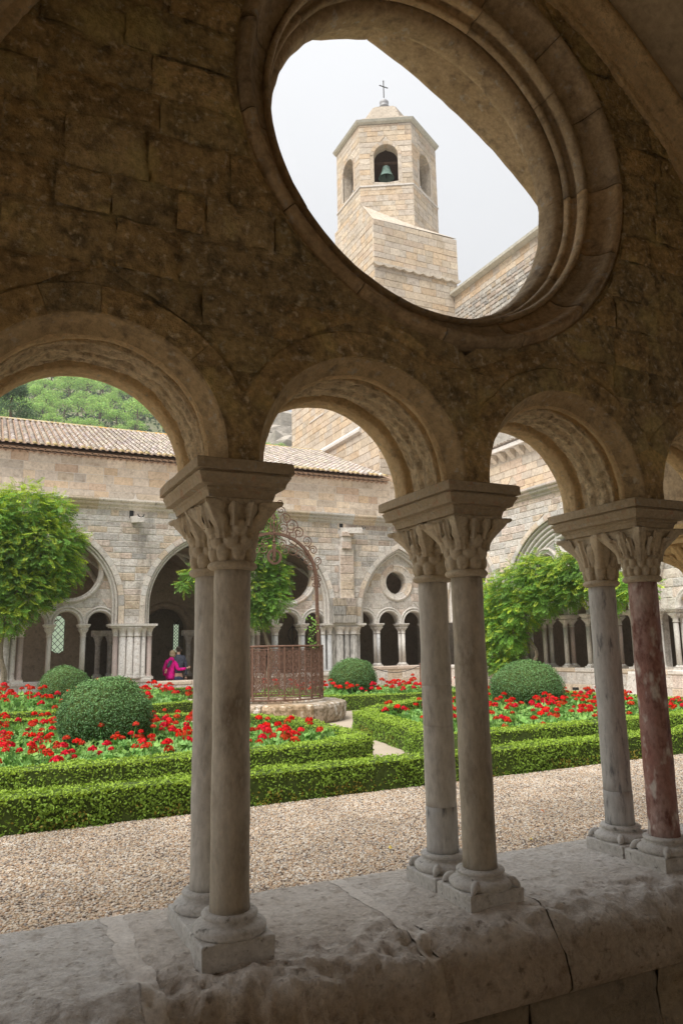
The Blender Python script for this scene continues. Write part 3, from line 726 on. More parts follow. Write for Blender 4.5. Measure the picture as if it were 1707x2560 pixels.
def cornice(parent, fr, u0, u1, z0, name='cornice', mat='far_trim', k=1.0):
    pr = [(0, -.05), (.03, 0), (.06, .02), (.06, .06), (.10, .10), (.15, .12), (.17, .16), (.17, .20), (.22, .22), (.24, .26), (.24, .32), (-.1, .36)]
    n = int((u1-u0)/.9)
    for i in range(n):
        a = u0+(u1-u0)*i/n+.003; b = u0+(u1-u0)*(i+1)/n-.003; V = []; F = []; q = len(pr)
        for u in (a, b): V += [fr(u, z0+z*k, d*k) for d, z in pr]
        F = [(j, j+1, q+j+1, q+j) for j in range(q-1)]+[tuple(range(q)), tuple(range(2*q-1, q-1, -1))]
        mk(name+'_stone', V, F, mat, parent, pal(PAL_FAR, .05))
cornice(fw, frF, -3.9, XR-.1, 5.48)
m = MB(); m.box(-4, XR+.6, YF+.02, YF+4.3, 5.66, 5.80); m.build('terrace', 'far_trim', fw)
# low sill below the columns
def lowwall(parent, fr, u0, u1, z1, d0=.12, d1=-.55):
    m = MB(); P = [fr(u0, ZG, d1), fr(u1, ZG, d1), fr(u1, ZG, d0-.015), fr(u0, ZG, d0-.015), fr(u0, z1-.01, d1), fr(u1, z1-.01, d1), fr(u1, z1-.01, d0-.015), fr(u0, z1-.01, d0-.015)]
    m.add(P, [(0, 1, 2, 3), (4, 5, 6, 7), (0, 1, 5, 4), (2, 3, 7, 6), (1, 2, 6, 5), (0, 3, 7, 4)]); m.build('sill_core', 'far_mortar', parent)
    f2 = lambda u, z, d: fr(u, z, d+d0-.015)
    stones(parent, f2, u0, u1, ZG, z1-.12, [], (.24, .30), (.55, 1.1), 'far_stone', PAL_FAR, .012, .014)
    n = max(1, int((u1-u0)/1.0))
    for i in range(n):
        a, b = u0+(u1-u0)*i/n+.004, u0+(u1-u0)*(i+1)/n-.004
        V, F = block_geo([(a, z1-.12), (b, z1-.12), (b, z1), (a, z1)], d0+.02, -d1, .02, fr); mk('sill_stone', V, F, 'far_trim', parent, pal(PAL_FAR))
lowwall(fw, frF, -3.9, 4.25, .13); lowwall(fw, frF, 4.27, 6.80, .02); lowwall(fw, frF, 6.82, 11.0, .13); lowwall(fw, frF, 11.02, XR, .28)
# piers with half-column shafts and capital band
def fpier(parent, fr, u, z0, w, shafts, mat='far_stone', name='pier', zt=SPR):
    p = newobj(name, None, parent); p.location = Vector(fr(u, z0, 0))-wloc(parent)
    m = MB(); P = [fr(u-w*.62, z0, -.55), fr(u+w*.62, z0, -.55), fr(u+w*.62, z0, .0), fr(u-w*.62, z0, .0)]
    P += [(a, b, zt-.12) for a, b, _ in P]; m.add(P, [(0, 1, 5, 4), (1, 2, 6, 5), (2, 3, 7, 6), (3, 0, 4, 7)]); m.build('pier_core', mat, p)
    for (du, d, r, mt) in shafts:
        x, y, _ = fr(u+du, 0, d)
        m = MB(); m.lathe([(r*1.5, z0), (r*1.5, z0+.05), (r*1.35, z0+.09), (r*1.1, z0+.11), (r*1.2, z0+.14), (r, z0+.16), (r, zt-.38)], (x, y), 16); m.build('pier_shaft', mt, p, True)
        m = MB(); m.lathe([(r*1.15, zt-.39), (r*1.2, zt-.37), (r*1.0, zt-.35), (r*1.15, zt-.24), (r*1.6, zt-.14), (r*1.7, zt-.12)], (x, y), 12); m.build('pier_capital', 'far_trim', p, True)
    for (z, h, o) in ((zt-.12, .05, .02), (zt-.07, .07, .08)):
        m = MB(); P = [fr(u-w-o, z, -.55), fr(u+w+o, z, -.55), fr(u+w+o, z, .12+o), fr(u-w-o, z, .12+o)]; P += [(a, b, z+h) for a, b, _ in P]
        m.add(P, [(3, 2, 1, 0), (4, 5, 6, 7), (0, 1, 5, 4), (1, 2, 6, 5), (2, 3, 7, 6), (3, 0, 4, 7)]); m.build('impost', 'far_trim', p)
    m = MB(); P = [fr(u-w, z0-.02, -.56), fr(u+w, z0-.02, -.56), fr(u+w, z0-.02, .10), fr(u-w, z0-.02, .10)]; P += [(a, b, z0+.06) for a, b, _ in P]
    m.add(P, [(4, 5, 6, 7), (0, 1, 5, 4), (1, 2, 6, 5), (2, 3, 7, 6), (3, 0, 4, 7)]); m.build('pier_plinth', 'far_trim', p)
    return p
SH = [(-.50, -.10, .085, 'marble_pink'), (-.30, .0, .10, 'far_trim'), (-.08, .03, .10, 'far_trim'), (.14, .03, .11, 'far_stone'), (.34, -.02, .08, 'far_trim'), (.54, -.10, .085, 'marble_pink')]
for u in (-.15, 3.64, 7.28): fpier(fw, frF, u, .13, .66, SH)
fpier(fw, frF, 11.0, .13, .78, [(-.72, -.1, .085, 'marble_blue'), (-.52, -.02, .085, 'marble_blue'), (-.15, .05, .13, 'stained_stone'), (.12, .04, .10, 'stained_stone'), (.40, .02, .14, 'stained_stone'), (.62, -.08, .09, 'stained_stone')], 'stained_stone')
# broken buttress stump above that pier
for (z0, z1, a, b, d) in ((1.83, 2.72, 10.50, 11.42, .30), (2.72, 4.5, 10.88, 11.42, .16), (4.5, 4.95, 10.92, 11.30, .24), (4.95, 5.12, 10.90, 11.38, .30)):
    fb = lambda u, z, dd, d=d: (u, YF-d-dd, z)
    m = MB(); m.box(a+.012, b-.012, YF-d+.005, YF+.05, z0, z1); m.build('buttress_core', 'stained_stone' if z0 < 2.5 else 'far_stone', fw)
    stones(fw, fb, a, b, z0, z1, [], (.26, .34), (.4, .6), 'stained_stone' if z0 < 2.5 else 'far_stone', PAL_FAR, .012, .014)
# right wall --------------------------------------------------------
rw = thing('right_arcade_wall', 'pale stone arcade wall closing the garden on the right', 'wall', (XR, 12, ZG))
BR = [(19.75, 1.50, 1.0, 2.4), (15.0, 2.80, .2, 1.87), (9.0, 2.80, .2, 1.87)]
core('wall_core', rw, frRd, 4.0, YF+.5, SPR, 5.80, [h_point(c, q, s+.03, e, -9) for c, s, e, q in BR], 0, .62, 'far_mortar', .06)
stones(rw, frR, 8, YF-.05, SPR, 5.78, [h_point(c, q, s+.20, e, -9) for c, s, e, q in BR], (.19, .30), (.32, .68), 'far_stone', PAL_FAR, .014, .016, 300)
bay(rw, frR, frRd, *BR[0], orad=.5, oz=3.5, oring=.2, arches=(18.75, 19.75, 20.75))
bay(rw, frR, frRd, *BR[1], orad=0, arches=(12.85, 13.8, 14.76, 15.72, 16.68, 17.5), oc2=((16.05, 3.42, .40), (13.95, 3.42, .40), (15.0, 4.15, .34)))
bay(rw, frR, frRd, *BR[2], orad=0, arches=(10.68, 9.72, 8.76, 7.8), oc2=((10.05, 3.42, .40), (7.95, 3.42, .40)))
for k in (1, 2, 3, 4):        # extra inner rolls of the deep orders
    c, s, e, q_ = BR[1]
    for arc in arcs_point(c, q_, e, s+e-.13*k):
        m = MB(); r = s+e-.13*k; d_ = .05*k+.04; sweep(m, [(r+.05, d_+.06), (r+.03, d_+.02), (r, d_), (r-.04, d_+.005), (r-.07, d_+.03), (r-.075, d_+.08), (r-.09, d_+.11)], arc, frRd, 30); m.build('inner_roll', 'far_trim', rw, True)
cornice(rw, frR, 8, YF-.25, 5.64)
lowwall(rw, frR, 8.0, 17.95, .27); lowwall(rw, frR, 17.97, YF-.13, .27)
fpier(rw, frR, 17.9, .27, .45, [(-.3, -.1, .085, 'marble_grey'), (0, .02, .1, 'far_trim'), (.3, -.1, .085, 'marble_grey')])
fpier(rw, frR, 12.05, .27, .55, [(-.42, -.1, .085, 'marble_grey'), (-.15, .02, .1, 'far_trim'), (.15, .02, .1, 'far_trim'), (.42, -.1, .085, 'marble_grey')])
V, F = block_geo([(11.6, ZG), (12.5, ZG), (12.35, .22), (11.75, .22)], .45, .3, .05, frR); mk('pier_foot', V, F, 'far_trim', rw)
# twin columns: one far model copied along both walls
def far_pair():
    t = thing('far_twin_column', 'x', 'column', (0, 0, 0), 'twin columns across the garden')
    abacus(t, 'far_trim', False)
    for s in (-1, 1):
        m = MB(); m.box(-.115, .115, s*DY-.112, s*DY+.112, 0, .05); m.build('plinth', 'far_trim', t, False, True)
        m = MB(); m.lathe([(.105, .05), (.12, .06), (.115, .08), (.09, .09), (.093, .11), (.068, .118)], (0, s*DY), 16); m.build('base_moulding', 'far_trim', t, True, True)
        m = MB(); m.lathe([(.067, .116), (.066, 1.25)], (0, s*DY), 16); m.build('shaft', 'marble_grey', t, True, True)
        m = MB(); m.lathe([(.066, 1.246), (.086, 1.25), (.089, 1.262), (.070, 1.277)], (0, s*DY), 16); m.build('necking', 'far_trim', t, True, True)
        capital(t, 0, s*DY, 'far_trim', 0, split=False)
    return t
fp0 = far_pair(); fk = kid_map(fp0); used = [False]
def put_far(x, y, z, sc, rz, label, mats):
    if not used[0]: o = fp0; used[0] = True
    else: o = copy_tree(fp0, fk)
    o.location = (x, y, z); o.rotation_euler = (0, 0, rz); o.scale = (1, 1, sc); o['label'] = label
    bpy.context.view_layer.update()
    sh = [c for c in o.children if c.name.startswith('shaft')]
    for c, mt in zip(sh, mats): setmat(c, mt)
yc = YF+.30
S1 = (SPR-.13)/1.62; S2 = (SPR-.28)/1.62; S3 = (SPR-.27)/1.62
put_far(1.195, yc, .13, S1, 0, 'far twin column left of centre in the leftmost oculus bay', ('marble_grey', 'marble_pink'))
put_far(2.185, yc, .13, S1, 0, 'far twin column just left of the clustered pier beside the couple', ('marble_grey', 'marble_grey'))
put_far(8.53, yc, .13, S1, 0, 'far twin column seen behind the well railing, left of two', ('marble_blue', 'marble_blue'))
put_far(9.53, yc, .13, S1, 0, 'far twin column seen just right of the well railing middle', ('marble_blue', 'marble_grey'))
put_far(12.53, yc, .28, S2, 0, 'far twin column under the small oculus, left of two', ('marble_blue', 'marble_grey'))
put_far(13.59, yc, .28, S2, 0, 'far twin column under the small oculus, right of two', ('marble_grey', 'marble_grey'))
put_far(14.65, yc, .28, S2, 0, 'far twin column nearest the corner of the two arcades', ('marble_grey', 'marble_grey'))
LR = {16.2: 'twin column beside the vine trunk on the right arcade', 15.24: 'pale and reddish twin column in the right arcade above the domed topiary', 14.28: 'twin column in the right arcade just left of the blue-grey near shaft',
      13.32: 'twin column in the right arcade behind the blue-grey near shaft', 19.25: 'twin column of the right arcade nearest the corner, left', 20.25: 'twin column of the right arcade nearest the corner, far', 11.16: 'twin column of the right arcade seen right of the red shaft', 10.2: 'twin column at the right picture edge of the right arcade', 17.16: 'twin column behind the vine leaves on the right arcade'}
for yy, lb in LR.items():
    put_far(XR+.30, yy, .27, S3, pi/2, lb, ('marble_pink', 'marble_grey') if 12 < yy < 16 else ('marble_grey', 'marble_grey'))
# inside of the far gallery -----------------------------------------
fg = thing('far_gallery', 'dark interior of the far gallery with round doorway and back wall', 'gallery', (7, 24, ZG))
YB = 25.75
HB = [h_arch(5.55, 1.75, .80, -9), h_rect(1.60, 2.02, .95, 2.05), h_circ(1.81, 2.05, .21, 2.05), h_rect(5.90, 6.12, .9, 1.95), h_arch(3.33, 1.9, .62, .0)]
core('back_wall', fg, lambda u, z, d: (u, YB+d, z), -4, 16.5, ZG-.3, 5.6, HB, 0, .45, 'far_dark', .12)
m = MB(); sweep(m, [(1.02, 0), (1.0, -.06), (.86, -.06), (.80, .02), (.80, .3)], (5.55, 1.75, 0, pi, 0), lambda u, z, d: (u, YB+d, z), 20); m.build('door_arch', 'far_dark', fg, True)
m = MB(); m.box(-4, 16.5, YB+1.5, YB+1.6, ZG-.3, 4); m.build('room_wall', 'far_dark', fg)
V = []; F = []
for i in range(121):
    for j in range(13):
        t = -1+2*j/12; x = -4+20.5*i/120; y = 23.98+1.76*t; xc = min((-2, 1.7, 5.48, 9.06, 13.0), key=lambda q: abs(q-x)); V.append((x, y, 1.85+max(pz(y-23.98, 1.75, 1.1), pz(x-xc, 1.7, 1.1))))
for i in range(120):
    for j in range(12): s = i*13+j; F.append((s, s+1, s+14, s+13))
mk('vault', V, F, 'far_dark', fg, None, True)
for k, xc in enumerate((1.7, 5.48, 9.06, 13.0)):
    m = MB()
    for sg in (-1, 1):
        P = []
        for i in range(17):
            t = -1+2*i/16; P.append((xc+sg*t*1.68, 23.98+t*1.70, 1.82+max(pz(t*1.70, 1.75, 1.1), pz(t*1.68, 1.7, 1.1))))
        m.tube(P, .075, 6)
    m.build('vault_rib', 'far_stone', fg, True)
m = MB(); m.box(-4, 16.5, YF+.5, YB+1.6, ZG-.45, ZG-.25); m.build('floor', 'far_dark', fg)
# leaded windows in the back wall
for (a, b, z0, z1) in ((1.60, 2.02, .95, 2.26), (5.90, 6.12, .90, 1.95)):
    wn = thing('leaded_window', 'small diamond-leaded window glowing at the back of the far gallery, left' if a < 3 else 'narrow diamond-leaded window behind the standing couple', 'window', ((a+b)/2, YB+.2, z0))
    m = MB(); m.add([(a, YB+.25, z0), (b, YB+.25, z0), (b, YB+.25, z1), (a, YB+.25, z1)], [(0, 1, 2, 3)]); m.build('pane', 'window_glass', wn)
    m = MB(); n = 8; wd = b-a
    k = int((z1-z0)/(wd*.55))+1
    for i in range(-1, k):
        zz = z0+i*wd*.55
        for s in (0, 1):
            x0_, x1_ = (a, b) if s else (b, a); za, zb = zz, zz+wd*1.1
            m.tube([(x0_, YB+.235, za), (x1_, YB+.235, zb)], .009, 4)
    m.tube([(a, YB+.235, z0), (b, YB+.235, z0), (b, YB+.235, z1), (a, YB+.235, z1), (a, YB+.235, z0)], .014, 4)
    m.build('lead_lattice', 'black', wn)
for (x, lb) in ((3.12, 'inner column in the dark far gallery, left of two'), (3.54, 'inner column in the dark far gallery, right of two'), (6.38, 'inner column beside the man in black in the far gallery')):
    t = thing('inner_column', lb, 'column', (x, 25.55, .03), 'columns inside the far gallery')
    m = MB(); m.lathe([(.16, 0), (.16, .09), (.13, .13), (.14, .16), (.095, .19)], (x, 25.55), 16); m.V = [(a, b, c+.03) for a, b, c in m.V]; m.build('base', 'far_stone', t, True)
    m = MB(); m.lathe([(.092, .2), (.09, 1.2)], (x, 25.55), 16); m.build('shaft', 'far_stone', t, True)
    m = MB(); m.lathe([(.10, 1.19), (.10, 1.22), (.10, 1.3), (.15, 1.45), (.19, 1.52)], (x, 25.55), 12); m.build('capital', 'far_stone', t, True)
    m = MB(); m.box(x-.22, x+.22, 25.35, 25.74, 1.52, 1.72); m.build('impost', 'far_stone', t)
# right gallery back wall
m = MB(); m.box(XR+4.2, XR+4.5, 2, YF+.4, ZG-.3, 5.7); tag(m.build('right_gallery_wall', 'far_dark'), kind='structure')
m = MB(); m.box(XR+.1, XR+4.4, 2, YF+4, 5.72, 5.82); tag(m.build('right_gallery_roof', 'far_trim'), kind='structure')
# ================================================================== UPPER BUILDING, CHURCH, TOWER
YU = 26.0
ub = thing('upper_building', 'long stone upper storey with tiled roof above the far arcade', 'building', (6, YU, 5.8))
m = MB(); m.box(-6, 15.5, YU, YU+13, 5.6, 8.30); m.build('wall_core', 'far_mortar', ub)
frU = lambda u, z, d: (u, YU-d, z)
HV = [h_arch(v, 6.42, .26, 5) for v in (4.35, 9.55, 12.20)]
stones(ub, frU, -5.9, 15.48, 6.2, 8.20, HV, (.22, .34), (.40, .95), 'church_stone', PAL_GOLD+PAL_FAR, .014, .016, 300, rank=lambda q: q[0][0] < -1.2)
for v in (4.35, 9.55, 12.20):
    m = MB(); sweep(m, [(.29, .01), (.29, -.03), (.24, -.03), (.24, .12)], (v, 6.42, 0, pi, 0), lambda u, z, d: (u, YU+d, z), 10); m.build('vent_arch', 'far_trim', ub)
    m = MB(); m.box(v-.23, v+.23, YU-.008, YU+.02, 5.9, 6.42); m.add([(v+.24*cos(pi*i/10), YU-.008, 6.42+.24*sin(pi*i/10)) for i in range(11)], [tuple(range(11))]); m.build('vent_opening', 'black', ub)
m = MB(); m.box(7.55-.04, 7.55+.04, YU-.02, YU+.02, 7.1, 7.45); m.build('slit', 'black', ub)
# roof of canal tiles
rf = newobj('roof', None, ub); rf.location = Vector((6, YU, 8.3))-wloc(ub)
RY0, RZ0, RY1, RZ1 = 25.45, 8.30, 32.9, 11.30
m = MB(); m.add([(-6, RY0+.1, RZ0-.02), (15.4, RY0+.1, RZ0-.02), (15.6, RY1, RZ1-.06), (-6, RY1, RZ1-.06), (-6, RY1+6, RZ0), (15.5, RY1+6, RZ0)], [(0, 1, 2, 3), (3, 2, 5, 4)]); m.build('roof_deck', 'tile_under', rf)
sl_ = Vector((0, RY1-RY0, RZ1-RZ0)).normalized(); nrm = Vector((0, -sl_.z, sl_.y))
def tile_geo(x, s0, ln, r0, r1, up, lift):
    V = []; F = []; n = 6
    for (s, r, h) in ((s0, r0, lift+.018), (s0+ln, r1, lift)):
        base = Vector((x, RY0, RZ0))+sl_*s
        for k in range(n+1):
            a = pi*k/n; p = base+Vector((r*cos(a), 0, 0))+nrm*((r*.75*sin(a) if up else -r*.45*sin(a))+h); V.append(tuple(p))
    F = [(k, k+1, n+2+k, n+1+k) for k in range(n)]
    F.append(tuple(range(n+1)))
    return V, F
LS = (Vector((0, RY1-RY0, RZ1-RZ0))).length; PX = .235; rows = int(LS/.36)
tcount = 0; mt = MB(); unit = 0
cols_ = [(-5.9+PX*i) for i in range(int(21.3/PX))]
for r_ in range(rows):
    for x in cols_:
        V, F = tile_geo(x+R.uniform(-.012, .012), r_*.36, .44, .085*jit(.05), .072, True, .05)
        k = R.uniform(.75, 1.2); c = (k, k*R.uniform(.93, 1.0), k*R.uniform(.86, 1.0))
        if x < -1.5: mt.add(V, F, c)
        elif r_ == 0:
            mk('eave_tile', V, F, 'lichen_tile' if R.random() < .75 else 'tile', rf, c, True); tcount += 1
        elif r_ <= 3: mk('tile', V, F, 'tile', rf, c, True); tcount += 1
        else: mt.add(V, F, c)
tag(mt.build('upper_tiles', 'tile', rf, True), kind='stuff')
m = MB()
for x in cols_: m.add(*tile_geo(x+PX/2, 0, LS, .075, .075, False, .045))
tag(m.build('channel_tiles', 'tile_under', rf, True), kind='stuff')
for i in range(48):
    x = -5.9+.44*i; V = []; F = []
    for s in (0, .47):
        for k in range(7): a = pi*k/6; V.append((x+s, RY1-.13*cos(a), RZ1+.02+.10*sin(a)+.01*(s == 0)))
    F = [(k, k+1, 8+k, 7+k) for k in range(6)]; mk('ridge_tile', V, F, 'lichen_tile', rf, pal([(1, 1, 1), (1.2, .9, .6), (.9, .85, .8)]), True)
# genoise: wavy rows of tiles under the eave
for row, (yy, zz) in enumerate(((25.66, 8.20), (25.84, 8.11))):
    m = MB()
    for i in range(int(21.3/.235)):
        x = -5.9+.235*i+.1175*row; V = []
        for y_ in (yy, YU):
            V += [(x+.1175*cos(pi*k/6), y_, zz-.0+.065*sin(pi*k/6)) for k in range(7)]
        m.add(V, [(k, k+1, 8+k, 7+k) for k in range(6)])
    m.box(-5.9, 15.35, yy+.02, YU, zz+.06, zz+.085); m.build('eave_course', 'tile_under', ub)
# church flank wall (left face of the tower base) -------------------
XL = 15.5; frL = lambda u, z, d: (XL-d, u, z)
ch = thing('church_flank', 'tall golden stone church wall rising beyond the tiled roof', 'building', (18, 33, 0))
m = MB(); m.box(XL+.006, 20.2, 27.3, 37.65, 0, 15.9); m.build('wall_core', 'church_stone', ch)
stones(ch, frL, 26.95, 37.65, 7.6, 15.9, [], (.30, .44), (.5, 1.1), 'church_stone', PAL_GOLD, .014, .018, 300, rank=lambda q: abs(q[0][1]-11.5))
m = MB(); m.add([(XL-.16, 28.6, 11.32), (XL-.16, 37.7, 11.32), (XL-.16, 37.7, 11.45), (XL-.16, 28.6, 11.45), (XL+.05, 28.6, 11.20), (XL+.05, 37.7, 11.20), (XL+.05, 37.7, 11.72), (XL+.05, 28.6, 11.72)], [(0, 1, 2, 3), (4, 5, 1, 0), (3, 2, 6, 7), (0, 3, 7, 4)]); m.build('string_course', 'far_trim', ch)
m = MB(); m.add([(XL-.05, 33.0, 13.5), (XL-.05, 34.9, 13.5), (XL-.05, 34.9, 13.58), (XL-.05, 33.0, 13.58), (XL+.02, 33.0, 13.46), (XL+.02, 34.9, 13.46)], [(0, 1, 2, 3), (0, 1, 5, 4)]); m.build('ledge', 'far_trim', ch)
# bell tower ---------------------------------------------------------
YT = 26.89; XT1 = 20.30; TC = (17.95, 29.71); TS = 2.72
tw = thing('bell_tower', 'golden stone hexagonal bell tower with shallow dome and cross', 'tower', (TC[0], TC[1], 8))
frTf = lambda u, z, d: (u, YT-d, z)
m = MB(); m.add([(XL+.02, YT+.02, 7), (XT1-.02, YT+.02, 7), (XT1-.02, 33, 7), (XL+.02, 33, 7), (XL+.02, YT+.02, 21.68), (XT1-.02, YT+.02, 21.68), (XT1-.02, 33, 21.68), (XL+.02, 33, 21.68)], [(0, 1, 5, 4), (1, 2, 6, 5), (2, 3, 7, 6), (3, 0, 4, 7), (4, 5, 6, 7)]); m.build('base_core', 'church_stone', tw)
stones(tw, frTf, XL, XT1, 8.2, 19.20, [], (.28, .42), (.45, 1.0), 'church_stone', PAL_GOLD, .010, .010, 190, rank=lambda q: -q[0][1] if q[0][1] > 16 else q[0][1])
stones(tw, lambda u, z, d: (u, YT-.05-d, z), XL-.05, XT1+.05, 19.34, 21.66, [], (.28, .40), (.40, .95), 'church_stone', PAL_GOLD, .014, .010, 110, dep=.1)
stones(tw, frL, YT, 31.2, 15.9, 21.7, [], (.28, .42), (.45, 1.0), 'church_stone', PAL_GOLD, .016, .018, 0)
# scalloped string below
m = MB(); n = 9; V = []; F = []
for i in range(n*8+1):
    u = XL-.12+(XT1-XL+.24)*i/(n*8); a = abs(sin(pi*i/8)); zz = 19.30-.02-.10*a
    V += [(u, YT-.16, zz), (u, YT-.16, 19.36), (u, YT+.02, zz), (u, YT-.02, 19.42)]
for i in range(n*8):
    q = i*4; F += [(q, q+4, q+5, q+1), (q+2, q+6, q+4, q), (q+1, q+5, q+7, q+3)]
m.add(V, F); m.build('scalloped_string', 'church_stone', tw)
def hexv(r, z): return [(TC[0]+r*cos(pi/6+k*pi/3), TC[1]+r*sin(pi/6+k*pi/3), z) for k in range(6)]
# weathering slopes from the square base to the hexagon
hx = hexv(TS, 0)
m = MB(); P = [(XL-.06, YT-.06, 21.66), (XT1+.06, YT-.06, 21.72), (XL-.06, 28.1, 23.2), (TC[0], TC[1]-TS, 21.95), (XT1+.06, 28.3, 22.6), (TC[0]+TS*cos(pi/6), TC[1]-TS*.5, 22.5), (TC[0]-TS*cos(pi/6), TC[1]-TS*.5, 23.3)]
m.add(P, [(0, 3, 6), (0, 6, 2), (0, 1, 3), (1, 5, 3), (1, 4, 5)]); m.build('weathering_slope', 'church_stone', tw)
m = MB(); m.add([(XL-.02, YT-.04, 21.66), (XL-.02, 28.14, 23.2), (XL-.02, 31.2, 23.2), (XL-.02, 31.2, 21.66)], [(0, 1, 2, 3)]); m.build('broach_backing', 'church_stone', tw)
stones(tw, lambda u, z, d: (XL-.02-d, u, z), YT, 31.2, 21.70, 23.2, [lambda z: (YT-1, YT+(z-21.70)*.83)], (.26, .38), (.4, .9), 'church_stone', PAL_GOLD, .012, .016, 0)
# six faces with arched belfry openings
OPZ0, OPZ1, OPW = 24.50, 26.05, .62
for k in range(6):
    a, b = Vector(hexv(TS, 0)[k]), Vector(hexv(TS, 0)[(k+1) % 6]); d_ = (b-a); ln = d_.length; d_ = d_/ln; nn = Vector((d_.y, -d_.x, 0))
    if nn.y > .3 and abs(nn.x) < .95: pass
    fc = lambda u, z, dd, a=a, d_=d_, nn=nn: tuple(a+d_*u+nn*dd+Vector((0, 0, z)))
    fcd = lambda u, z, dd, a=a, d_=d_, nn=nn: tuple(a+d_*u-nn*dd+Vector((0, 0, z)))
    op = h_arch(ln/2, OPZ1, OPW, OPZ0)
    fcw = newobj('belfry_face', None, tw); fcw.location = Vector(fc(ln/2, 24.3, 0))-wloc(tw)
    core('face_core', fcw, fcd, 0, ln, 21.6, 28.0, [op], .012, .55, 'church_stone', .07)
    vis = nn.y < .2 and nn.x < .95
    if vis:
        stones(fcw, fc, 0, ln, 21.9, 24.25, [], (.26, .36), (.35, .8), 'church_stone', PAL_GOLD, .008, .009, 60)
        stones(fcw, fc, 0, ln, 24.33, 27.86, [h_arch(ln/2, OPZ1, OPW+.20, OPZ0)], (.26, .36), (.35, .8), 'church_stone', PAL_GOLD, .008, .009, 60)
        voussoirs('voussoir', fcw, [(OPW, .3), (OPW, -.015), (OPW+.18, -.03), (OPW+.20, .02)], [(ln/2, OPZ1, 0, pi, 0)], fcd, OPW+.1, .24, 'church_stone', PAL_GOLD, .012, 2)
        for sgn in (-1, 1):
            V, F = block_geo([(ln/2+sgn*(OPW+.1)-.1, OPZ0), (ln/2+sgn*(OPW+.1)+.1, OPZ0), (ln/2+sgn*(OPW+.1)+.1, OPZ1), (ln/2+sgn*(OPW+.1)-.1, OPZ1)], .012, .05, .01, fc); mk('jamb', V, F, 'church_stone', fcw, pal(PAL_GOLD))
    m = MB(); P = [fc(-.02, 24.25, -.01), fc(ln+.02, 24.25, -.01), fc(ln+.02, 24.27, .05), fc(-.02, 24.27, .05), fc(-.02, 24.34, .05), fc(ln+.02, 24.34, .05), fc(ln, 24.36, 0), fc(0, 24.36, 0)]
    m.add(P, [(0, 1, 2, 3), (3, 2, 5, 4), (4, 5, 6, 7)]); m.build('string_course', 'far_trim', fcw)
m = MB(); A, B, C_, D_ = hexv(TS+.02, 27.86), hexv(TS+.16, 27.94), hexv(TS+.22, 28.06), hexv(TS-.3, 28.22)
m.add(A+B+C_+D_, [(i*6+k, i*6+(k+1) % 6, i*6+6+(k+1) % 6, i*6+6+k) for i in range(3) for k in range(6)]+[tuple(range(18, 24))]); m.build('eave_cornice', 'green_cornice', tw)
prev = None
zs = [28.20, 28.5, 28.8, 29.08, 29.36, 29.64, 29.90, 30.10, 30.22]; rs = [2.40, 2.0, 1.66, 1.52, 1.40, 1.24, 1.02, .76, .38]
for i in range(8):
    m = MB(); A = hexv(rs[i], zs[i]); B = hexv(rs[i]-.02, zs[i+1]-.03); C_ = hexv(rs[i+1], zs[i+1])
    m.add(A+B+C_, [(k, (k+1) % 6, 6+(k+1) % 6, 6+k) for k in range(6)]+[(6+k, 6+(k+1) % 6, 12+(k+1) % 6, 12+k) for k in range(6)]); m.build('dome_course', 'church_stone', tw)
m = MB(); m.lathe([(.36, 30.10), (.26, 30.35), (.22, 30.62), (.28, 30.66), (.28, 30.74), (.20, 30.78), (.25, 30.88), (.26, 31.0), (.18, 31.1), (.06, 31.14)], TC, 16); m.build('finial', 'zinc', tw, True)
m = MB(); m.tube([(TC[0], TC[1], 31.3), (TC[0], TC[1], 32.36)], .028, 6); m.tube([(TC[0]-.24, TC[1], 32.0), (TC[0]+.24, TC[1], 32.0)], .028, 6)
for p in ((-.24, 32.0), (.24, 32.0), (0, 32.36)): m.lathe([(.0, p[1]-.04), (.045, p[1]), (0, p[1]+.04)], (TC[0]+p[0], TC[1]), 8)
m.build('cross', 'dark_iron', tw)
m = MB(); m.add(hexv(TS-.6, 27.3), [(0, 1, 2, 3, 4, 5)]); m.add(hexv(TS-.6, 24.45), [(0, 1, 2, 3, 4, 5)]); m.build('belfry_floor', 'wood', tw)
# bell with headstock, hung behind the front left opening
fd = Vector((-.5, -.866, 0)); bc = Vector((*TC, .42))+fd*1.72
bell_t = thing('bell', 'green bronze bell hanging in the front opening of the tower', 'bell', (bc.x, bc.y, 25.15))
m = MB(); m.lathe([(.02, 25.42), (.12, 25.40), (.19, 25.34), (.22, 25.2), (.24, 25.02), (.29, 24.88), (.39, 24.76), (.42, 24.72), (.38, 24.74), (.2, 25.2)], (bc.x, bc.y), 24); m.V = [(x, y, z+.42) for x, y, z in m.V]; m.build('bell_body', 'bronze', bell_t, True)
sd = Vector((.866, -.5, 0))
m = MB(); m.tube([bc+sd*-.75+Vector((0, 0, 25.55)), bc+sd*.75+Vector((0, 0, 25.55))], .10, 6); m.tube([bc+Vector((0, 0, 25.40)), bc+Vector((0, 0, 25.62))], .12, 6); m.build('headstock', 'wood', bell_t)
m = MB(); m.tube([bc+Vector((0, 0, 25.2)), bc+Vector((0, 0, 24.72))], .03, 6); m.build('clapper', 'dark_iron', bell_t)
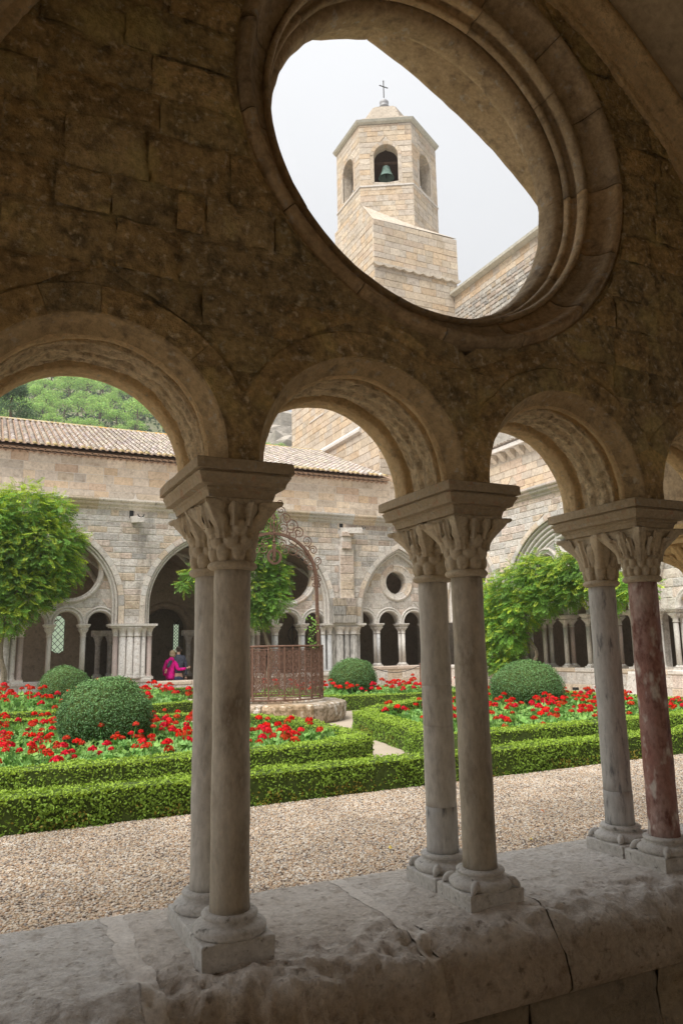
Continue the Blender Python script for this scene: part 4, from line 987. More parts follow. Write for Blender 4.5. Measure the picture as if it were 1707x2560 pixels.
# church nave wall and aisle to the right -----------------------------
XN = 20.07; frNv = lambda u, z, d: (XN-d, u, z)
nv = thing('nave_wall', 'grey rubble church nave wall with stone coping, right of the tower', 'wall', (XN, 20, 0))
m = MB(); m.box(XN+.01, XN+8, 6, 26.9, 0, 18.5); m.build('wall_core', 'rubble', nv)
stones(nv, frNv, 18.6, 26.8, 15.6, 17.75, [], (.16, .26), (.18, .42), 'rubble', PAL_FAR+[(.7, .7, .72), (1.2, 1.18, 1.15)], .03, .03, 300, cham=.03)
stones(nv, frNv, 18.6, 26.85, 17.77, 18.42, [], (.28, .33), (.4, .8), 'church_stone', PAL_GOLD, .008, .009, 60)
for i in range(14):
    a = 12+(26.85-12)*i/14; b = 12+(26.85-12)*(i+1)/14-.01
    m = MB(); m.add([(XN-.0, a, 18.42), (XN-.28, a, 18.50), (XN-.30, a, 18.62), (XN+.2, a, 18.80), (XN, b, 18.42), (XN-.28, b, 18.50), (XN-.30, b, 18.62), (XN+.2, b, 18.80)], [(0, 1, 5, 4), (1, 2, 6, 5), (2, 3, 7, 6), (0, 1, 2, 3), (4, 5, 6, 7)]); m.build('coping', 'green_cornice', nv)
XA = 18.4; frA = lambda u, z, d: (XA-d, u, z)
ai = thing('church_aisle', 'church side aisle with corbel table and tiled roof above the right arcade', 'building', (XA, 18, 5.8))
m = MB(); m.box(XA+.01, XN, 8, 26.8, 5.7, 8.95); m.build('wall_core', 'church_stone', ai)
stones(ai, frA, 14.5, 26.6, 6.0, 8.35, [h_arch(21.1, 7.35, .26, 6.9)], (.25, .36), (.4, .9), 'church_stone', PAL_GOLD+PAL_FAR, .012, .016, 200)
m = MB(); m.box(XA-.05, XA+.1, 20.88, 21.32, 6.9, 7.35); m.build('vent', 'far_dark', ai)
for i in range(20):
    y = 15+i*.58
    m = MB(); m.add([(XA, y, 8.42), (XA, y+.26, 8.42), (XA-.30, y+.26, 8.68), (XA-.30, y, 8.68), (XA, y, 8.78), (XA, y+.26, 8.78), (XA-.30, y+.26, 8.78), (XA-.30, y, 8.78)], [(0, 1, 2, 3), (3, 2, 6, 7), (0, 3, 7, 4), (1, 2, 6, 5)]); m.build('corbel', 'church_stone', ai)
m = MB(); m.box(XA-.38, XA+.1, 8, 26.8, 8.785, 8.95); m.build('corbel_slab', 'far_trim', ai)
m = MB()
for i in range(44):
    y = 16+i*.235
    for r_ in range(6):
        V = []
        for (s, rr) in ((r_*.36, .085), (r_*.36+.42, .07)):
            V += [(XA-.42+s*.93, y+rr*cos(pi*k/5), 9.0+s*.38+.075*sin(pi*k/5)+(.02 if rr > .08 else 0)) for k in range(6)]
        k_ = R.uniform(.8, 1.2); m.add(V, [(k, k+1, 7+k, 6+k) for k in range(5)]+[tuple(range(6))], (k_, k_*.97, k_*.92))
tag(m.build('roof_tiles', 'tile', ai, True), kind='stuff')
m = MB(); m.add([(XA-.40, 8, 8.97), (XA-.40, 26.8, 8.97), (XN, 26.8, 9.75), (XN, 8, 9.75)], [(0, 1, 2, 3)]); m.build('roof_deck', 'tile_under', ai)
# waterspouts on the far wall
def spout(x, z, dx, label):
    t = thing('waterspout', label, 'waterspout', (x, YF, z), 'stone waterspouts on the far wall')
    a = Vector((x, YF+.1, z)); b = Vector((x+dx, YF-.75, z-.10)); s = Vector((b-a)).normalized(); w_ = s.cross(Vector((0, 0, 1))).normalized()*.13
    m = MB(); P = []
    for p in (a, b): P += [p-w_*.7-Vector((0, 0, .14)), p+w_*.7-Vector((0, 0, .14)), p+w_+Vector((0, 0, .06)), p+w_*.7+Vector((0, 0, .06)), p+w_*.5, p-w_*.5, p-w_*.7+Vector((0, 0, .06)), p-w_+Vector((0, 0, .06))]
    m.add(P, [(i, (i+1) % 8, 8+(i+1) % 8, 8+i) for i in range(8)]+[tuple(range(8, 16))]); m.build('trough', 'far_trim', t)
    m = MB(); n = 9; Q = []
    for k in range(n): an = pi+pi*k/(n-1); q = b+s*.0+w_.normalized()*.10*cos(an)+Vector((0, 0, .12+.10*sin(an))); Q.append(q)
    m.tube(Q, .018, 5); m.build('lead_lip', 'black', t)
spout(3.55, 5.22, .10, 'stone waterspout with dark lip between the two left arches'); spout(11.0, 5.25, .55, 'long stone waterspout above the stained central pier')
m = MB(); m.box(3.42, 3.55, YF-.03, YF+.05, 5.22, 5.46); tag(m.build('drain_hole', 'black'), 'small dark drain hole above the left waterspout', 'drain hole')
m = MB(); m.box(10.93, 11.07, YF-.03, YF+.05, 5.22, 5.45); tag(m.build('drain_hole', 'black'), 'small dark drain hole left of the long waterspout', 'drain hole')
# lantern in far gallery
ln_ = thing('lantern', 'wire hanging lantern inside the far gallery behind the well', 'lantern', (9.76, 23.5, 1.1))
m = MB()
for k in range(6):
    a = 2*pi*k/6; m.tube([(9.76+.04*cos(a), 23.5+.04*sin(a), 1.12), (9.76+.20*cos(a), 23.5+.20*sin(a), 1.45), (9.76+.17*cos(a), 23.5+.17*sin(a), 1.62), (9.76, 23.5, 1.8)], .012, 4)
m.build('cage', 'dark_iron', ln_); m = MB(); m.tube([(9.76, 23.5, 1.8), (9.76, 23.5, 5.0)], .01, 4); m.build('chain', 'dark_iron', ln_)
# ================================================================== GARDEN
def leafq(m, p, n, size, t, asp=.55, spin=None):
    """one rhombic leaf lying roughly in the plane with normal n"""
    n = n.normalized(); a = n.cross(Vector((R.gauss(0, 1), R.gauss(0, 1), R.gauss(0, 1)))) if spin is None else spin
    if a.length < 1e-4: a = Vector((1, 0, 0))
    a = a.normalized(); b = n.cross(a).normalized(); k = len(m.V); p = Vector(p)
    c = p+a*size*.5+n*size*.12; q = p-a*size*.5+n*size*.0
    m.V += [tuple(q), tuple(p+b*size*asp*.5-n*size*.06), tuple(c), tuple(p-b*size*asp*.5-n*size*.06)]
    m.F.append((k, k+1, k+2, k+3)); m.T += [t]*4
def rvec(s=1): return Vector((R.gauss(0, s), R.gauss(0, s), R.gauss(0, s)))
def hedge(label, pts, w, h, dens, lsz, group, z0=ZG, brown=0.3):
    o = thing('box_hedge', label, 'hedge', (pts[0][0], pts[0][1], z0), group)
    core_m = MB(); m = MB(); tot = 0
    P = [Vector((p[0], p[1], 0)) for p in pts]
    left, right = [], []
    for i, p in enumerate(P):
        d1 = (P[i]-P[i-1]).normalized() if i else (P[1]-P[0]).normalized(); d2 = (P[i+1]-P[i]).normalized() if i < len(P)-1 else d1
        d = (d1+d2).normalized(); nrm_ = Vector((-d.y, d.x, 0)); k = 1/max(.5, nrm_.dot(Vector((-d1.y, d1.x, 0))))
        left.append(p+nrm_*w/2*k); right.append(p-nrm_*w/2*k)
    ins = .93
    V = []
    for i, p in enumerate(P):
        l = p+(left[i]-p)*ins; r = p+(right[i]-p)*ins
        V += [(l.x, l.y, z0), (l.x, l.y, z0+h*.95), (r.x, r.y, z0+h*.95), (r.x, r.y, z0)]
    F = []
    for i in range(len(P)-1):
        for j in range(3): F.append((i*4+j, i*4+j+1, i*4+5+j, i*4+4+j))
    F += [(0, 1, 2, 3), tuple(range(len(V)-1, len(V)-5, -1))]
    core_m.add(V, F); core_m.build('inner_twigs', 'hedge_core', o)
    def put(a, b, c, nn, n):       # random points in parallelogram a + u*b + v*c
        for _ in range(n):
            u, v = R.random(), R.random(); p = a+b*u+c*v
            lump = .030*MN.noise(p*2.3)+.022*MN.noise(p*5.5)+.012*MN.noise(p*14)
            p = p+nn*(lump+R.uniform(-.03, .012))
            up = nn.z > .5; hz = (p.z-z0)/h
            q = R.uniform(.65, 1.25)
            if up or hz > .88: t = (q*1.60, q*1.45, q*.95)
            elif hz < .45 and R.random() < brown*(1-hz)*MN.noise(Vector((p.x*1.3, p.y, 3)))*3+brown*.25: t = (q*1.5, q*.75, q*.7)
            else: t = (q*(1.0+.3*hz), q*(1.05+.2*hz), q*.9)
            leafq(m, p, nn+rvec(.55), lsz*R.uniform(.7, 1.3), t)
    Z = Vector((0, 0, 1))
    for i in range(len(P)-1):
        L0, L1, R0, R1 = left[i], left[i+1], right[i], right[i+1]
        for (a, b, nn) in ((L0, L1, (L0-P[i]).normalized()), (R0, R1, (R0-P[i]).normalized())):
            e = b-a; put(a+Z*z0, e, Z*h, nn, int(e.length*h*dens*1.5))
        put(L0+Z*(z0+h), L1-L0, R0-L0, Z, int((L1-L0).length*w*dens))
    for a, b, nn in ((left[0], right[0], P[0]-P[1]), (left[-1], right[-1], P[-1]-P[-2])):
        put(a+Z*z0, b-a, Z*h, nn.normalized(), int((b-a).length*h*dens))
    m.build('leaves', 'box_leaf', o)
    return o
GH = 'clipped box hedges edging the garden beds'
hedge('outer clipped box hedge along the pebble strip, nearest the columns', [(-2.5, 4.16), (1, 4.28), (4, 4.42), (7, 4.56), (11, 4.75)], .36, .29, 3000, .030, GH, brown=.6)
hedge('second box hedge, edging the front of the left flower bed', [(-2.2, 5.42), (.8, 5.48), (3.05, 5.66), (3.62, 6.02)], .38, .33, 2600, .030, GH)
hedge('box hedge along the path side of the left flower bed', [(3.74, 6.28), (3.80, 7.4), (3.82, 8.8), (3.45, 10.2), (2.85, 10.75)], .34, .32, 1500, .034, GH)
hedge('box hedge at the back of the left flower bed', [(2.7, 10.9), (1.6, 11.35), (-2, 11.9)], .34, .32, 1200, .036, GH)
hedge('box hedge at the front of the right flower bed, behind the blue-grey shaft', [(4.75, 5.55), (6.4, 5.66), (8.2, 5.85), (11.6, 6.2)], .38, .33, 2400, .030, GH)
hedge('box hedge along the path side of the right flower bed', [(4.62, 5.78), (4.88, 7.0), (5.12, 8.3), (5.42, 9.45)], .40, .33, 2200, .032, GH)
hedge('short box hedge turning from the well along the right flower bed', [(5.62, 9.58), (6.5, 10.4), (7.6, 11.2), (11.6, 11.6)], .36, .33, 1400, .036, GH)
hedge('box hedge along the far right side of the right flower bed', [(11.8, 11.5), (11.8, 9.0), (11.8, 6.4)], .36, .32, 1000, .036, GH)
hedge('box hedge before the far right flower bed, right of the well', [(6.45, 14.0), (6.9, 13.35), (8.6, 13.2), (11.5, 13.2)], .36, .33, 1300, .036, GH)
hedge('box hedge before the far left flower bed', [(-1.5, 13.0), (1.2, 13.1), (2.4, 13.5), (3.7, 14.1)], .36, .33, 1200, .036, GH)
hedge('box hedge in front of the low wall below the standing couple', [(-1.5, 20.2), (2.5, 20.3), (6.5, 20.0)], .36, .33, 800, .04, GH)
hedge('box hedge seen through the well railing', [(3.8, 14.3), (4.2, 15.6), (5.6, 15.8), (6.3, 14.4)], .34, .32, 900, .04, GH)
def topiary(label, c, rx, rz, n, flat=.8):
    o = thing('box_topiary', label, 'topiary', (c[0], c[1], ZG), 'clipped box topiary domes')
    V = []; F = []; a, b = 24, 14
    zc = c[2]
    def surf(u, v):
        d = Vector((cos(v)*cos(u), cos(v)*sin(u), sin(v))); k = 1+.085*MN.noise(d*1.8+Vector(c))+.03*MN.noise(d*6+Vector(c))
        e = abs(d.z)
        return Vector((c[0]+d.x*rx*k*(1+.06*(1-e)), c[1]+d.y*rx*k*(1+.06*(1-e)), max(ZG+.02, zc+d.z*rz*k*(1-.05*e)))), d
    for i in range(b+1):
        for j in range(a):
            p, d = surf(2*pi*j/a, -pi/2+pi*i/b); V.append(tuple(Vector(c)+(p-Vector(c))*.94))
    for i in range(b):
        for j in range(a): F.append((i*a+j, i*a+(j+1) % a, (i+1)*a+(j+1) % a, (i+1)*a+j))
    mk('inner_twigs', V, F, 'hedge_core', o, None, True)
    m = MB()
    for _ in range(n):
        z = R.uniform(-.8, 1); u = R.uniform(0, 2*pi); v = math.asin(z); p, d = surf(u, v)
        p = p+d*(.022*MN.noise(p*7)+R.uniform(-.04, .014)+(R.uniform(0, .06) if R.random() < .03 else 0)); q = R.uniform(.6, 1.3)
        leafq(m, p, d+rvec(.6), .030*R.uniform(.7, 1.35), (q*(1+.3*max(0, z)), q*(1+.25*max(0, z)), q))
    m.build('leaves', 'ball_leaf', o); return o
topiary('largest dome-clipped box topiary among red geraniums at left', (.905, 8.67, .06), .61, .60, 15000)
topiary('smaller box ball topiary behind the large one at left', (1.227, 17.3, .10), .58, .58, 8000)
topiary('round box ball topiary right of the well', (8.36, 15.75, .13), .61, .60, 9000)
topiary('wide dome-clipped box topiary on the right behind red geraniums', (9.45, 9.93, .07), .70, .60, 13000)
# ---- soil of the beds
def bed(pts, nm='flower_bed'):
    m = MB(); m.add([(x, y, ZG+.03) for x, y in pts], [tuple(range(len(pts)))]); o = m.build(nm, 'soil'); o['kind'] = 'structure'
BEDS = {'near left': [(-2.2, 5.5), (3.0, 5.75), (3.75, 6.4), (3.8, 8.8), (2.75, 10.8), (-2.2, 11.8)], 'near right': [(4.8, 5.7), (11.7, 6.3), (11.7, 11.5), (7.5, 11.1), (5.5, 9.5)],
        'far left': [(-2, 13.1), (2.4, 13.6), (3.7, 14.2), (4, 16), (5, 20), (-2, 20.2)], 'far right': [(6.5, 14), (7, 13.4), (11.5, 13.3), (12, 19.8), (7, 19.8), (6, 16)]}
for k, v in BEDS.items(): bed(v)
def inside(x, y, P):
    c = False
    for i in range(len(P)):
        (x0, y0), (x1, y1) = P[i], P[i-1]
        if (y0 > y) != (y1 > y) and x < (x1-x0)*(y-y0)/(y1-y0)+x0: c = not c
    return c
# ---- geraniums: a few models, copied
def geranium(rad, h, nl, nh):
    t = thing('geranium', 'x', 'flower', (0, 0, 0))
    m = MB()
    for _ in range(nl):
        a = R.uniform(0, 2*pi); q = sqrt(R.random()); x, y = rad*q*cos(a), rad*q*sin(a); z = h*(1-.55*q*q)*R.uniform(.55, 1.05)
        n = Vector((x*2.2, y*2.2, .55))+rvec(.25); n.normalize(); s = R.uniform(.028, .052)
        u = n.cross(Vector((0, 0, 1))+rvec(.3)).normalized(); v = n.cross(u); c = Vector((x, y, z)); k = len(m.V); g = R.uniform(.7, 1.25); tt = (g*R.uniform(.9, 1.15), g, g*R.uniform(.8, 1.1))
        m.V.append(tuple(c-n*s*.25)); m.T.append((tt[0]*.75, tt[1]*.75, tt[2]*.75))
        for i in range(7):
            an = -2.75+5.5*i/6; w_ = s*(1+.10*((-1)**i)); m.V.append(tuple(c+u*w_*sin(an)+v*w_*cos(an)+n*.006*((-1)**i))); m.T.append(tt)
        m.F += [(k, k+1+i, k+2+i) for i in range(6)]
    m.build('foliage', 'geranium_leaf', t, False, True)
    for _ in range(nh):
        hc = (R.uniform(.7, 1.1), R.uniform(.3, 4.5), R.uniform(.3, 4.0))
        a = R.uniform(0, 2*pi); q = sqrt(R.random())*.9; x, y = rad*q*cos(a), rad*q*sin(a); z = h+R.uniform(.0, .15)
        m = MB(); r = R.uniform(.026, .054)
        for i in range(44):
            d = rvec().normalized(); d.z = abs(d.z)*.9-.25; p = Vector((x, y, z))+d*r; g = R.uniform(.75, 1.1)
            leafq(m, p, d+rvec(.4), r*.75, (g*hc[0], g*hc[1]*R.uniform(.6, 1.4), g*hc[2]), .8)
        fh = m.build('flower_head', 'petal', t, False, True)
        m = MB(); m.tube([(x*.6, y*.6, h*.4), (x, y, z-.01)], .004, 4, False, (.8, 1.1, .8)); m.build('stalk', 'geranium_leaf', t, False, True)
    return t
gmods = [geranium(.27, .20, 110, 3), geranium(.30, .24, 120, 2), geranium(.25, .22, 100, 5), geranium(.28, .19, 110, 1), geranium(.27, .23, 100, 4), geranium(.29, .21, 115, 2)]
gk = [kid_map(g) for g in gmods]; guse = [0]*len(gmods); total = 0
SKIP = [(.905, 8.67, .52), (1.227, 17.3, .5), (8.36, 15.75, .5), (9.45, 9.93, .60)]
def plant(bedname, sp, sc, xmin, xmax, ymin, ymax, label):
    global total
    y = ymin; row = 0
    while y < ymax:
        x = xmin+(sp/2 if row % 2 else 0)
        while x < xmax:
            px, py = x+R.uniform(-.12, .12), y+R.uniform(-.12, .12); x += sp
            if not inside(px, py, BEDS[bedname]) or any(hypot(px-a, py-b) < r for a, b, r in SKIP) or total >= 420: continue
            # keep clear of the hedges round the bed
            if not all(inside(px+dx, py+dy, BEDS[bedname]) for dx, dy in ((.26, 0), (-.26, 0), (0, .26), (0, -.26))): continue
            i = R.randrange(len(gmods))
            if guse[i] == 0: o = gmods[i]
            else: o = copy_tree(gmods[i], gk[i])
            guse[i] += 1; total += 1
            s = sc*R.uniform(.88, 1.15); o.location = (px, py, ZG+.03); o.scale = (s, s, s*R.uniform(.9, 1.15)); o.rotation_euler = (0, 0, R.uniform(0, 6.28))
            o['label'] = label; o['group'] = 'geraniums of the '+bedname+' bed'
        y += sp*.9; row += 1
plant('near left', .47, 1.10, -.9, 3.8, 5.9, 11.3, 'red geranium plant in the near left box-edged bed')
plant('near right', .52, 1.15, 5.2, 11.6, 6.1, 11.4, 'red geranium plant in the near right box-edged bed')
plant('far right', .72, 1.35, 6.8, 12, 13.7, 18, 'red geranium plant in the far right bed beyond the well')
plant('far left', .85, 1.5, -.6, 5, 13.6, 19.8, 'red geranium plant in the far left bed towards the arcade')
for i, g in enumerate(gmods):
    if guse[i] == 0:
        for c in list(g.children): bpy.data.objects.remove(c)
        bpy.data.objects.remove(g)
# ---- pebble strip
gp = MB(); gx = [(-3, .43), (12, .43), (12, 4.62), (7, 4.40), (4, 4.25), (1, 4.12), (-3, 3.96)]
gp.add([(x, y, ZG+.006) for x, y in gx], [tuple(range(len(gx)))]); go = gp.build('pebble_strip', 'gravel_bed'); go['kind'] = 'structure'
def pebble_mesh(i):
    import bmesh
    bm = bmesh.new(); bmesh.ops.create_icosphere(bm, subdivisions=1, radius=1)
    for v in bm.verts:
        k = 1+.35*MN.noise(v.co*1.1+Vector((i*9.1, 0, 0))); v.co = Vector((v.co.x*k, v.co.y*k*.78, v.co.z*k*.55))
    me = bpy.data.meshes.new('pebble'); bm.to_mesh(me); bm.free()
    me.polygons.foreach_set('use_smooth', [True]*len(me.polygons)); me.materials.append(MATS['pebble']); return me
def pebble_mat():
    m, t, b = mat_base('pebble'); oi = t.nodes.new('ShaderNodeObjectInfo'); cr = t.nodes.new('ShaderNodeValToRGB'); el = cr.color_ramp.elements
    cols = [(0, (.20, .16, .13)), (.12, (.50, .345, .23)), (.26, (.62, .49, .355)), (.42, (.60, .53, .44)), (.56, (.34, .31, .29)), (.64, (.70, .62, .52)), (.80, (.56, .43, .30)), (.92, (.74, .70, .64))]
    el[0].position = 0; el[0].color = (*cols[0][1], 1); el[1].position = cols[1][0]; el[1].color = (*cols[1][1], 1)
    for p, c in cols[2:]: e = el.new(p); e.color = (*c, 1)
    cr.color_ramp.interpolation = 'CONSTANT'
    t.links.new(oi.outputs['Random'], cr.inputs[0]); kk = ns(t, posn(t), 1.3, 4, .6); mr2 = t.nodes.new('ShaderNodeMapRange'); mr2.inputs[1].default_value = .3; mr2.inputs[2].default_value = .7; mr2.inputs[3].default_value = .62; mr2.inputs[4].default_value = 1.0; t.links.new(kk, mr2.inputs[0])
    sv = t.nodes.new('ShaderNodeVectorMath'); sv.operation = 'SCALE'; t.links.new(cr.outputs[0], sv.inputs[0]); t.links.new(mr2.outputs[0], sv.inputs[3]); t.links.new(sv.outputs[0], b.inputs['Base Color']); b.inputs['Roughness'].default_value = .7
pebble_mat()
pcol = bpy.data.collections.new('pebble_sources')
for i in range(5):
    pcol.objects.link(bpy.data.objects.new('pebble_source', pebble_mesh(i)))
gm = bpy.data.meshes.new('pebbles'); gm.from_pydata([(x, y, ZG+.008) for x, y in [(-1.6, .43), (9.5, .43), (9.5, 4.50), (7, 4.40), (4, 4.25), (1, 4.12), (-1.6, 4.02)]], [], [tuple(range(7))])
po = newobj('pebbles', gm); tag(po, 'loose rounded brown and grey pebbles between the sill and the hedge', 'pebbles', kind='stuff')
ng = bpy.data.node_groups.new('scatter_pebbles', 'GeometryNodeTree')
ng.interface.new_socket('Geometry', in_out='INPUT', socket_type='NodeSocketGeometry'); ng.interface.new_socket('Geometry', in_out='OUTPUT', socket_type='NodeSocketGeometry')
gi, gout = ng.nodes.new('NodeGroupInput'), ng.nodes.new('NodeGroupOutput')
dp = ng.nodes.new('GeometryNodeDistributePointsOnFaces'); dp.inputs['Density'].default_value = 4800
ci = ng.nodes.new('GeometryNodeCollectionInfo'); ci.inputs['Collection'].default_value = pcol; ci.inputs['Separate Children'].default_value = True; ci.inputs['Reset Children'].default_value = True
ip = ng.nodes.new('GeometryNodeInstanceOnPoints'); ip.inputs['Pick Instance'].default_value = True
rv = ng.nodes.new('FunctionNodeRandomValue'); rv.data_type = 'FLOAT_VECTOR'; rv.inputs[0].default_value = (-.5, -.5, 0); rv.inputs[1].default_value = (.5, .5, 6.28)
rs_ = ng.nodes.new('FunctionNodeRandomValue'); rs_.data_type = 'FLOAT'; rs_.inputs[2].default_value = .0048; rs_.inputs[3].default_value = .0135
lk = ng.links.new
lk(gi.outputs[0], dp.inputs[0]); lk(dp.outputs['Points'], ip.inputs['Points']); lk(ci.outputs[0], ip.inputs['Instance'])
lk(rv.outputs[0], ip.inputs['Rotation']); lk(rs_.outputs[1], ip.inputs['Scale']); lk(ip.outputs[0], gout.inputs[0])
md = po.modifiers.new('scatter', 'NODES'); md.node_group = ng
# a few fallen leaves on the pebbles
for i, (x, y) in enumerate(((.28, 1.25), (.18, 1.05), (2.9, 1.9), (3.6, 2.6), (1.9, 2.2))):
    m = MB(); leafq(m, (x, y, ZG+.03), Vector((.1, -.2, 1)), .055, (1, 1, 1)); o = m.build('fallen_leaf', 'fallen'+str(i % 2))
    tag(o, ('yellow fallen leaf on the pebbles just beyond the nearest column base', 'reddish fallen leaf on the pebbles beside the yellow one', 'yellow fallen leaf on the pebbles between the first and second column pairs', 'reddish fallen leaf on the pebbles before the hedge', 'yellow fallen leaf on the pebbles near the middle column pair')[i], 'leaf', 'fallen leaves on the pebbles')
# ---- well
WX, WY = 4.77, 12.15
well = thing('well', 'round stone well kerb with rusty scrolled iron railing and hoop', 'well', (WX, WY, ZG))
nst = 9
for i in range(nst):
    a0, a1 = 2*pi*i/nst+.006, 2*pi*(i+1)/nst-.006; m = MB()
    pf = [(.80, ZG), (.80, -.09), (.84, -.075), (1.40, -.08), (1.46, -.10), (1.48, -.16), (1.475, -.30), (1.45, -.40), (1.42, ZG)]
    V = []; F = []; n = 10; k = len(pf)
    for j in range(n+1):
        a = a0+(a1-a0)*j/n
        for r, z in pf:
            d = .014*MN.noise(Vector((r*cos(a)*5+i, r*sin(a)*5, z*6))); V.append((WX+(r+d)*cos(a), WY+(r+d)*sin(a), z+d*.5))
    F = [(j*k+q, j*k+q+1, j*k+k+q+1, j*k+k+q) for j in range(n) for q in range(k-1)]+[tuple(range(k)), tuple(range(n*k+k-1, n*k-1, -1))]
    m.add(V, F, pal(PAL_FAR)); m.build('kerb_stone', 'well_stone', well)
def spiral(m, o, ex, ez, cx, cz, r0, r1, a0, turns, th, n=16, lead=None):
    P = []
    if lead: P += [o+ex*p[0]+ez*p[1] for p in lead]
    for i in range(n+1):
        t = i/n; a = a0+turns*2*pi*t; r = r0+(r1-r0)*t; P.append(o+ex*(cx+r*cos(a))+ez*(cz+r*sin(a)))
    m.tube(P, th, 4, False)
NP = 20; RR = 1.0; zb, zt_ = -.03, 1.02
rail = newobj('railing', None, well); rail.location = Vector((WX, WY, zb))-wloc(well)
pts = [Vector((WX+RR*cos(2*pi*(i+.5)/NP), WY+RR*sin(2*pi*(i+.5)/NP), 0)) for i in range(NP)]
m = MB(); ring_ = [WX, WY]
for z, r in ((zb+.02, .016), (zb+.07, .010), (zt_, .022), (zt_-.06, .010)): m.tube([p+Vector((0, 0, z)) for p in pts]+[pts[0]+Vector((0, 0, z))], r, 6, False)
m.build('rails', 'rust', rail)
pan = None
for i in range(NP):
    p, q = pts[i], pts[(i+1) % NP]
    m = MB(); rad_ = Vector((p.x-WX, p.y-WY, 0)).normalized(); tan_ = Vector((-rad_.y, rad_.x, 0))
    P = [p+rad_*.014+tan_*.017, p+rad_*.014-tan_*.017, p-rad_*.014-tan_*.017, p-rad_*.014+tan_*.017]
    m.add([v+Vector((0, 0, z)) for z in (zb, zt_) for v in P], [(0, 1, 5, 4), (1, 2, 6, 5), (2, 3, 7, 6), (3, 0, 4, 7)]); m.build('upright', 'rust', rail)
    ang = atan2((q-p).y, (q-p).x); mid = (p+q)/2; wd = (q-p).length
    if pan is None:
        m = MB(); o0 = Vector((0, 0, 0)); ex, ez = Vector((1, 0, 0)), Vector((0, 0, 1))
        nx_, nz_ = 2, 7; cw = (wd-.05)/nx_; chh = (zt_-zb-.16)/nz_
        for a in range(nx_):
            for b in range(nz_):
                cx = -wd/2+.025+cw*(a+.5); cz = zb+.09+chh*(b+.5); s = 1 if (a+b) % 2 else -1
                spiral(m, o0, ex, ez, cx, cz, min(cw, chh)*.49, .010, R.uniform(0, 6), s*2.3, .0070, 26)
                m.tube([(cx-cw*.5, 0, cz-chh*.5), (cx-cw*.2, 0, cz), (cx-cw*.5, 0, cz+chh*.5)], .0075, 4, False)
        pan = m.build('scroll_panel', 'rust', rail, False, True); pp = pan
    else:
        pp = pan.copy(); COL.objects.link(pp); pp.parent = rail
    pp.location = (mid.x-WX, mid.y-WY, 0-zb); pp.rotation_euler = (0, 0, ang)
hoop = newobj('hoop', None, well); hoop.location = Vector((WX, WY, 0))-wloc(well)
HZ = 2.42; HR = .97
def flat(m, P, wx, wy):
    """flat bar: rectangular section, wx in radial plane, wy across (y)"""
    V = []; F = []
    for i, p in enumerate(P):
        d = (P[min(i+1, len(P)-1)]-P[max(i-1, 0)]).normalized(); n_ = Vector((-d.z, 0, d.x))
        V += [p+n_*wx+Vector((0, wy, 0)), p+n_*wx-Vector((0, wy, 0)), p-n_*wx-Vector((0, wy, 0)), p-n_*wx+Vector((0, wy, 0))]
    for i in range(len(P)-1):
        for j in range(4): F.append((i*4+j, i*4+(j+1) % 4, i*4+4+(j+1) % 4, i*4+4+j))
    m.add(V, F)
m = MB(); flat(m, [Vector((WX+HR*cos(pi*i/28), WY, HZ+HR*sin(pi*i/28))) for i in range(29)], .030, .024); m.build('arch_bar', 'rust', hoop)
for s in (-1, 1):
    m = MB(); flat(m, [Vector((WX+s*1.0, WY, zt_)), Vector((WX+s*.97, WY, HZ))], .032, .024); m.build('post', 'rust', hoop)
    m = MB()
    for (dx, dz, d) in ((.06, -.10, 1), (-.06, -.10, -1), (.07, .02, 1), (-.08, .04, -1)):
        spiral(m, Vector((WX+s*.97, WY, HZ)), Vector((1, 0, 0)), Vector((0, 0, 1)), dx, dz, .055, .012, 1.5, d*1.4, .012, 14, [(0, dz+.12), (dx*.7, dz+.08)])
    m.build('post_scrolls', 'rust', hoop)
for s in (-1, 1):       # scrolls over and under the arch
    for k, (an, rr, off, sp) in enumerate(((.40, .09, .12, 1), (.62, .10, .14, -1), (.84, .12, .16, 1), (1.06, .14, .19, -1), (1.24, .16, .26, 1), (1.36, .14, .36, -1), (1.46, .10, .52, 1), (1.48, .07, .68, -1), (1.38, .11, .14, 1), (.50, .08, -.12, -1), (.74, .11, -.17, 1), (.98, .13, -.22, -1), (1.18, .12, -.30, 1), (1.32, .10, -.20, -1), (.30, .07, -.10, 1))):
        m = MB(); e_ = Vector((s*sin(pi/2-an) if False else s*cos(an), 0, sin(an))); tng = Vector((-e_.z*s, 0, e_.x*s)); c = Vector((WX, WY, HZ))+e_*(HR+off)
        st = Vector((WX, WY, HZ))+e_*HR+tng*(.22*(-1 if sp > 0 else 1))*.8
        P = [st, st+e_*(off*.45)]
        a0 = atan2((st-c).z, (st-c).x)
        for i in range(25):
            t = i/24; a = a0+sp*s*(.3+2*pi*1.7*t); r = rr*(1-.86*t); P.append(c+Vector((r*cos(a), 0, r*sin(a))))
        m.tube(spline(P, 2), [.0125*(1-.35*i/(2*(len(P)-1))) for i in range(2*(len(P)-1)+1)], 5, False); m.build('scroll', 'rust', hoop)
m = MB(); zt2 = HZ+HR
m.tube([(WX, WY, zt2-.35), (WX, WY, zt2+.20)], .020, 6); m.lathe([(.0, zt2+.18), (.035, zt2+.22), (.02, zt2+.27), (.03, zt2+.33), (.015, zt2+.38), (.022, zt2+.43), (.0, zt2+.58)], (WX, WY), 8); m.lathe([(.0, zt2-.02), (.04, zt2), (.0, zt2+.03)], (WX, WY), 8); m.lathe([(.0, zt2-.22), (.045, zt2-.17), (.0, zt2-.12)], (WX, WY), 8); m.build('finial', 'rust', hoop)
pul = newobj('pulley', None, well); pul.location = Vector((WX, WY, 2.9))-wloc(well)
m = MB(); V = []; F = []; n = 28; cz = 2.89
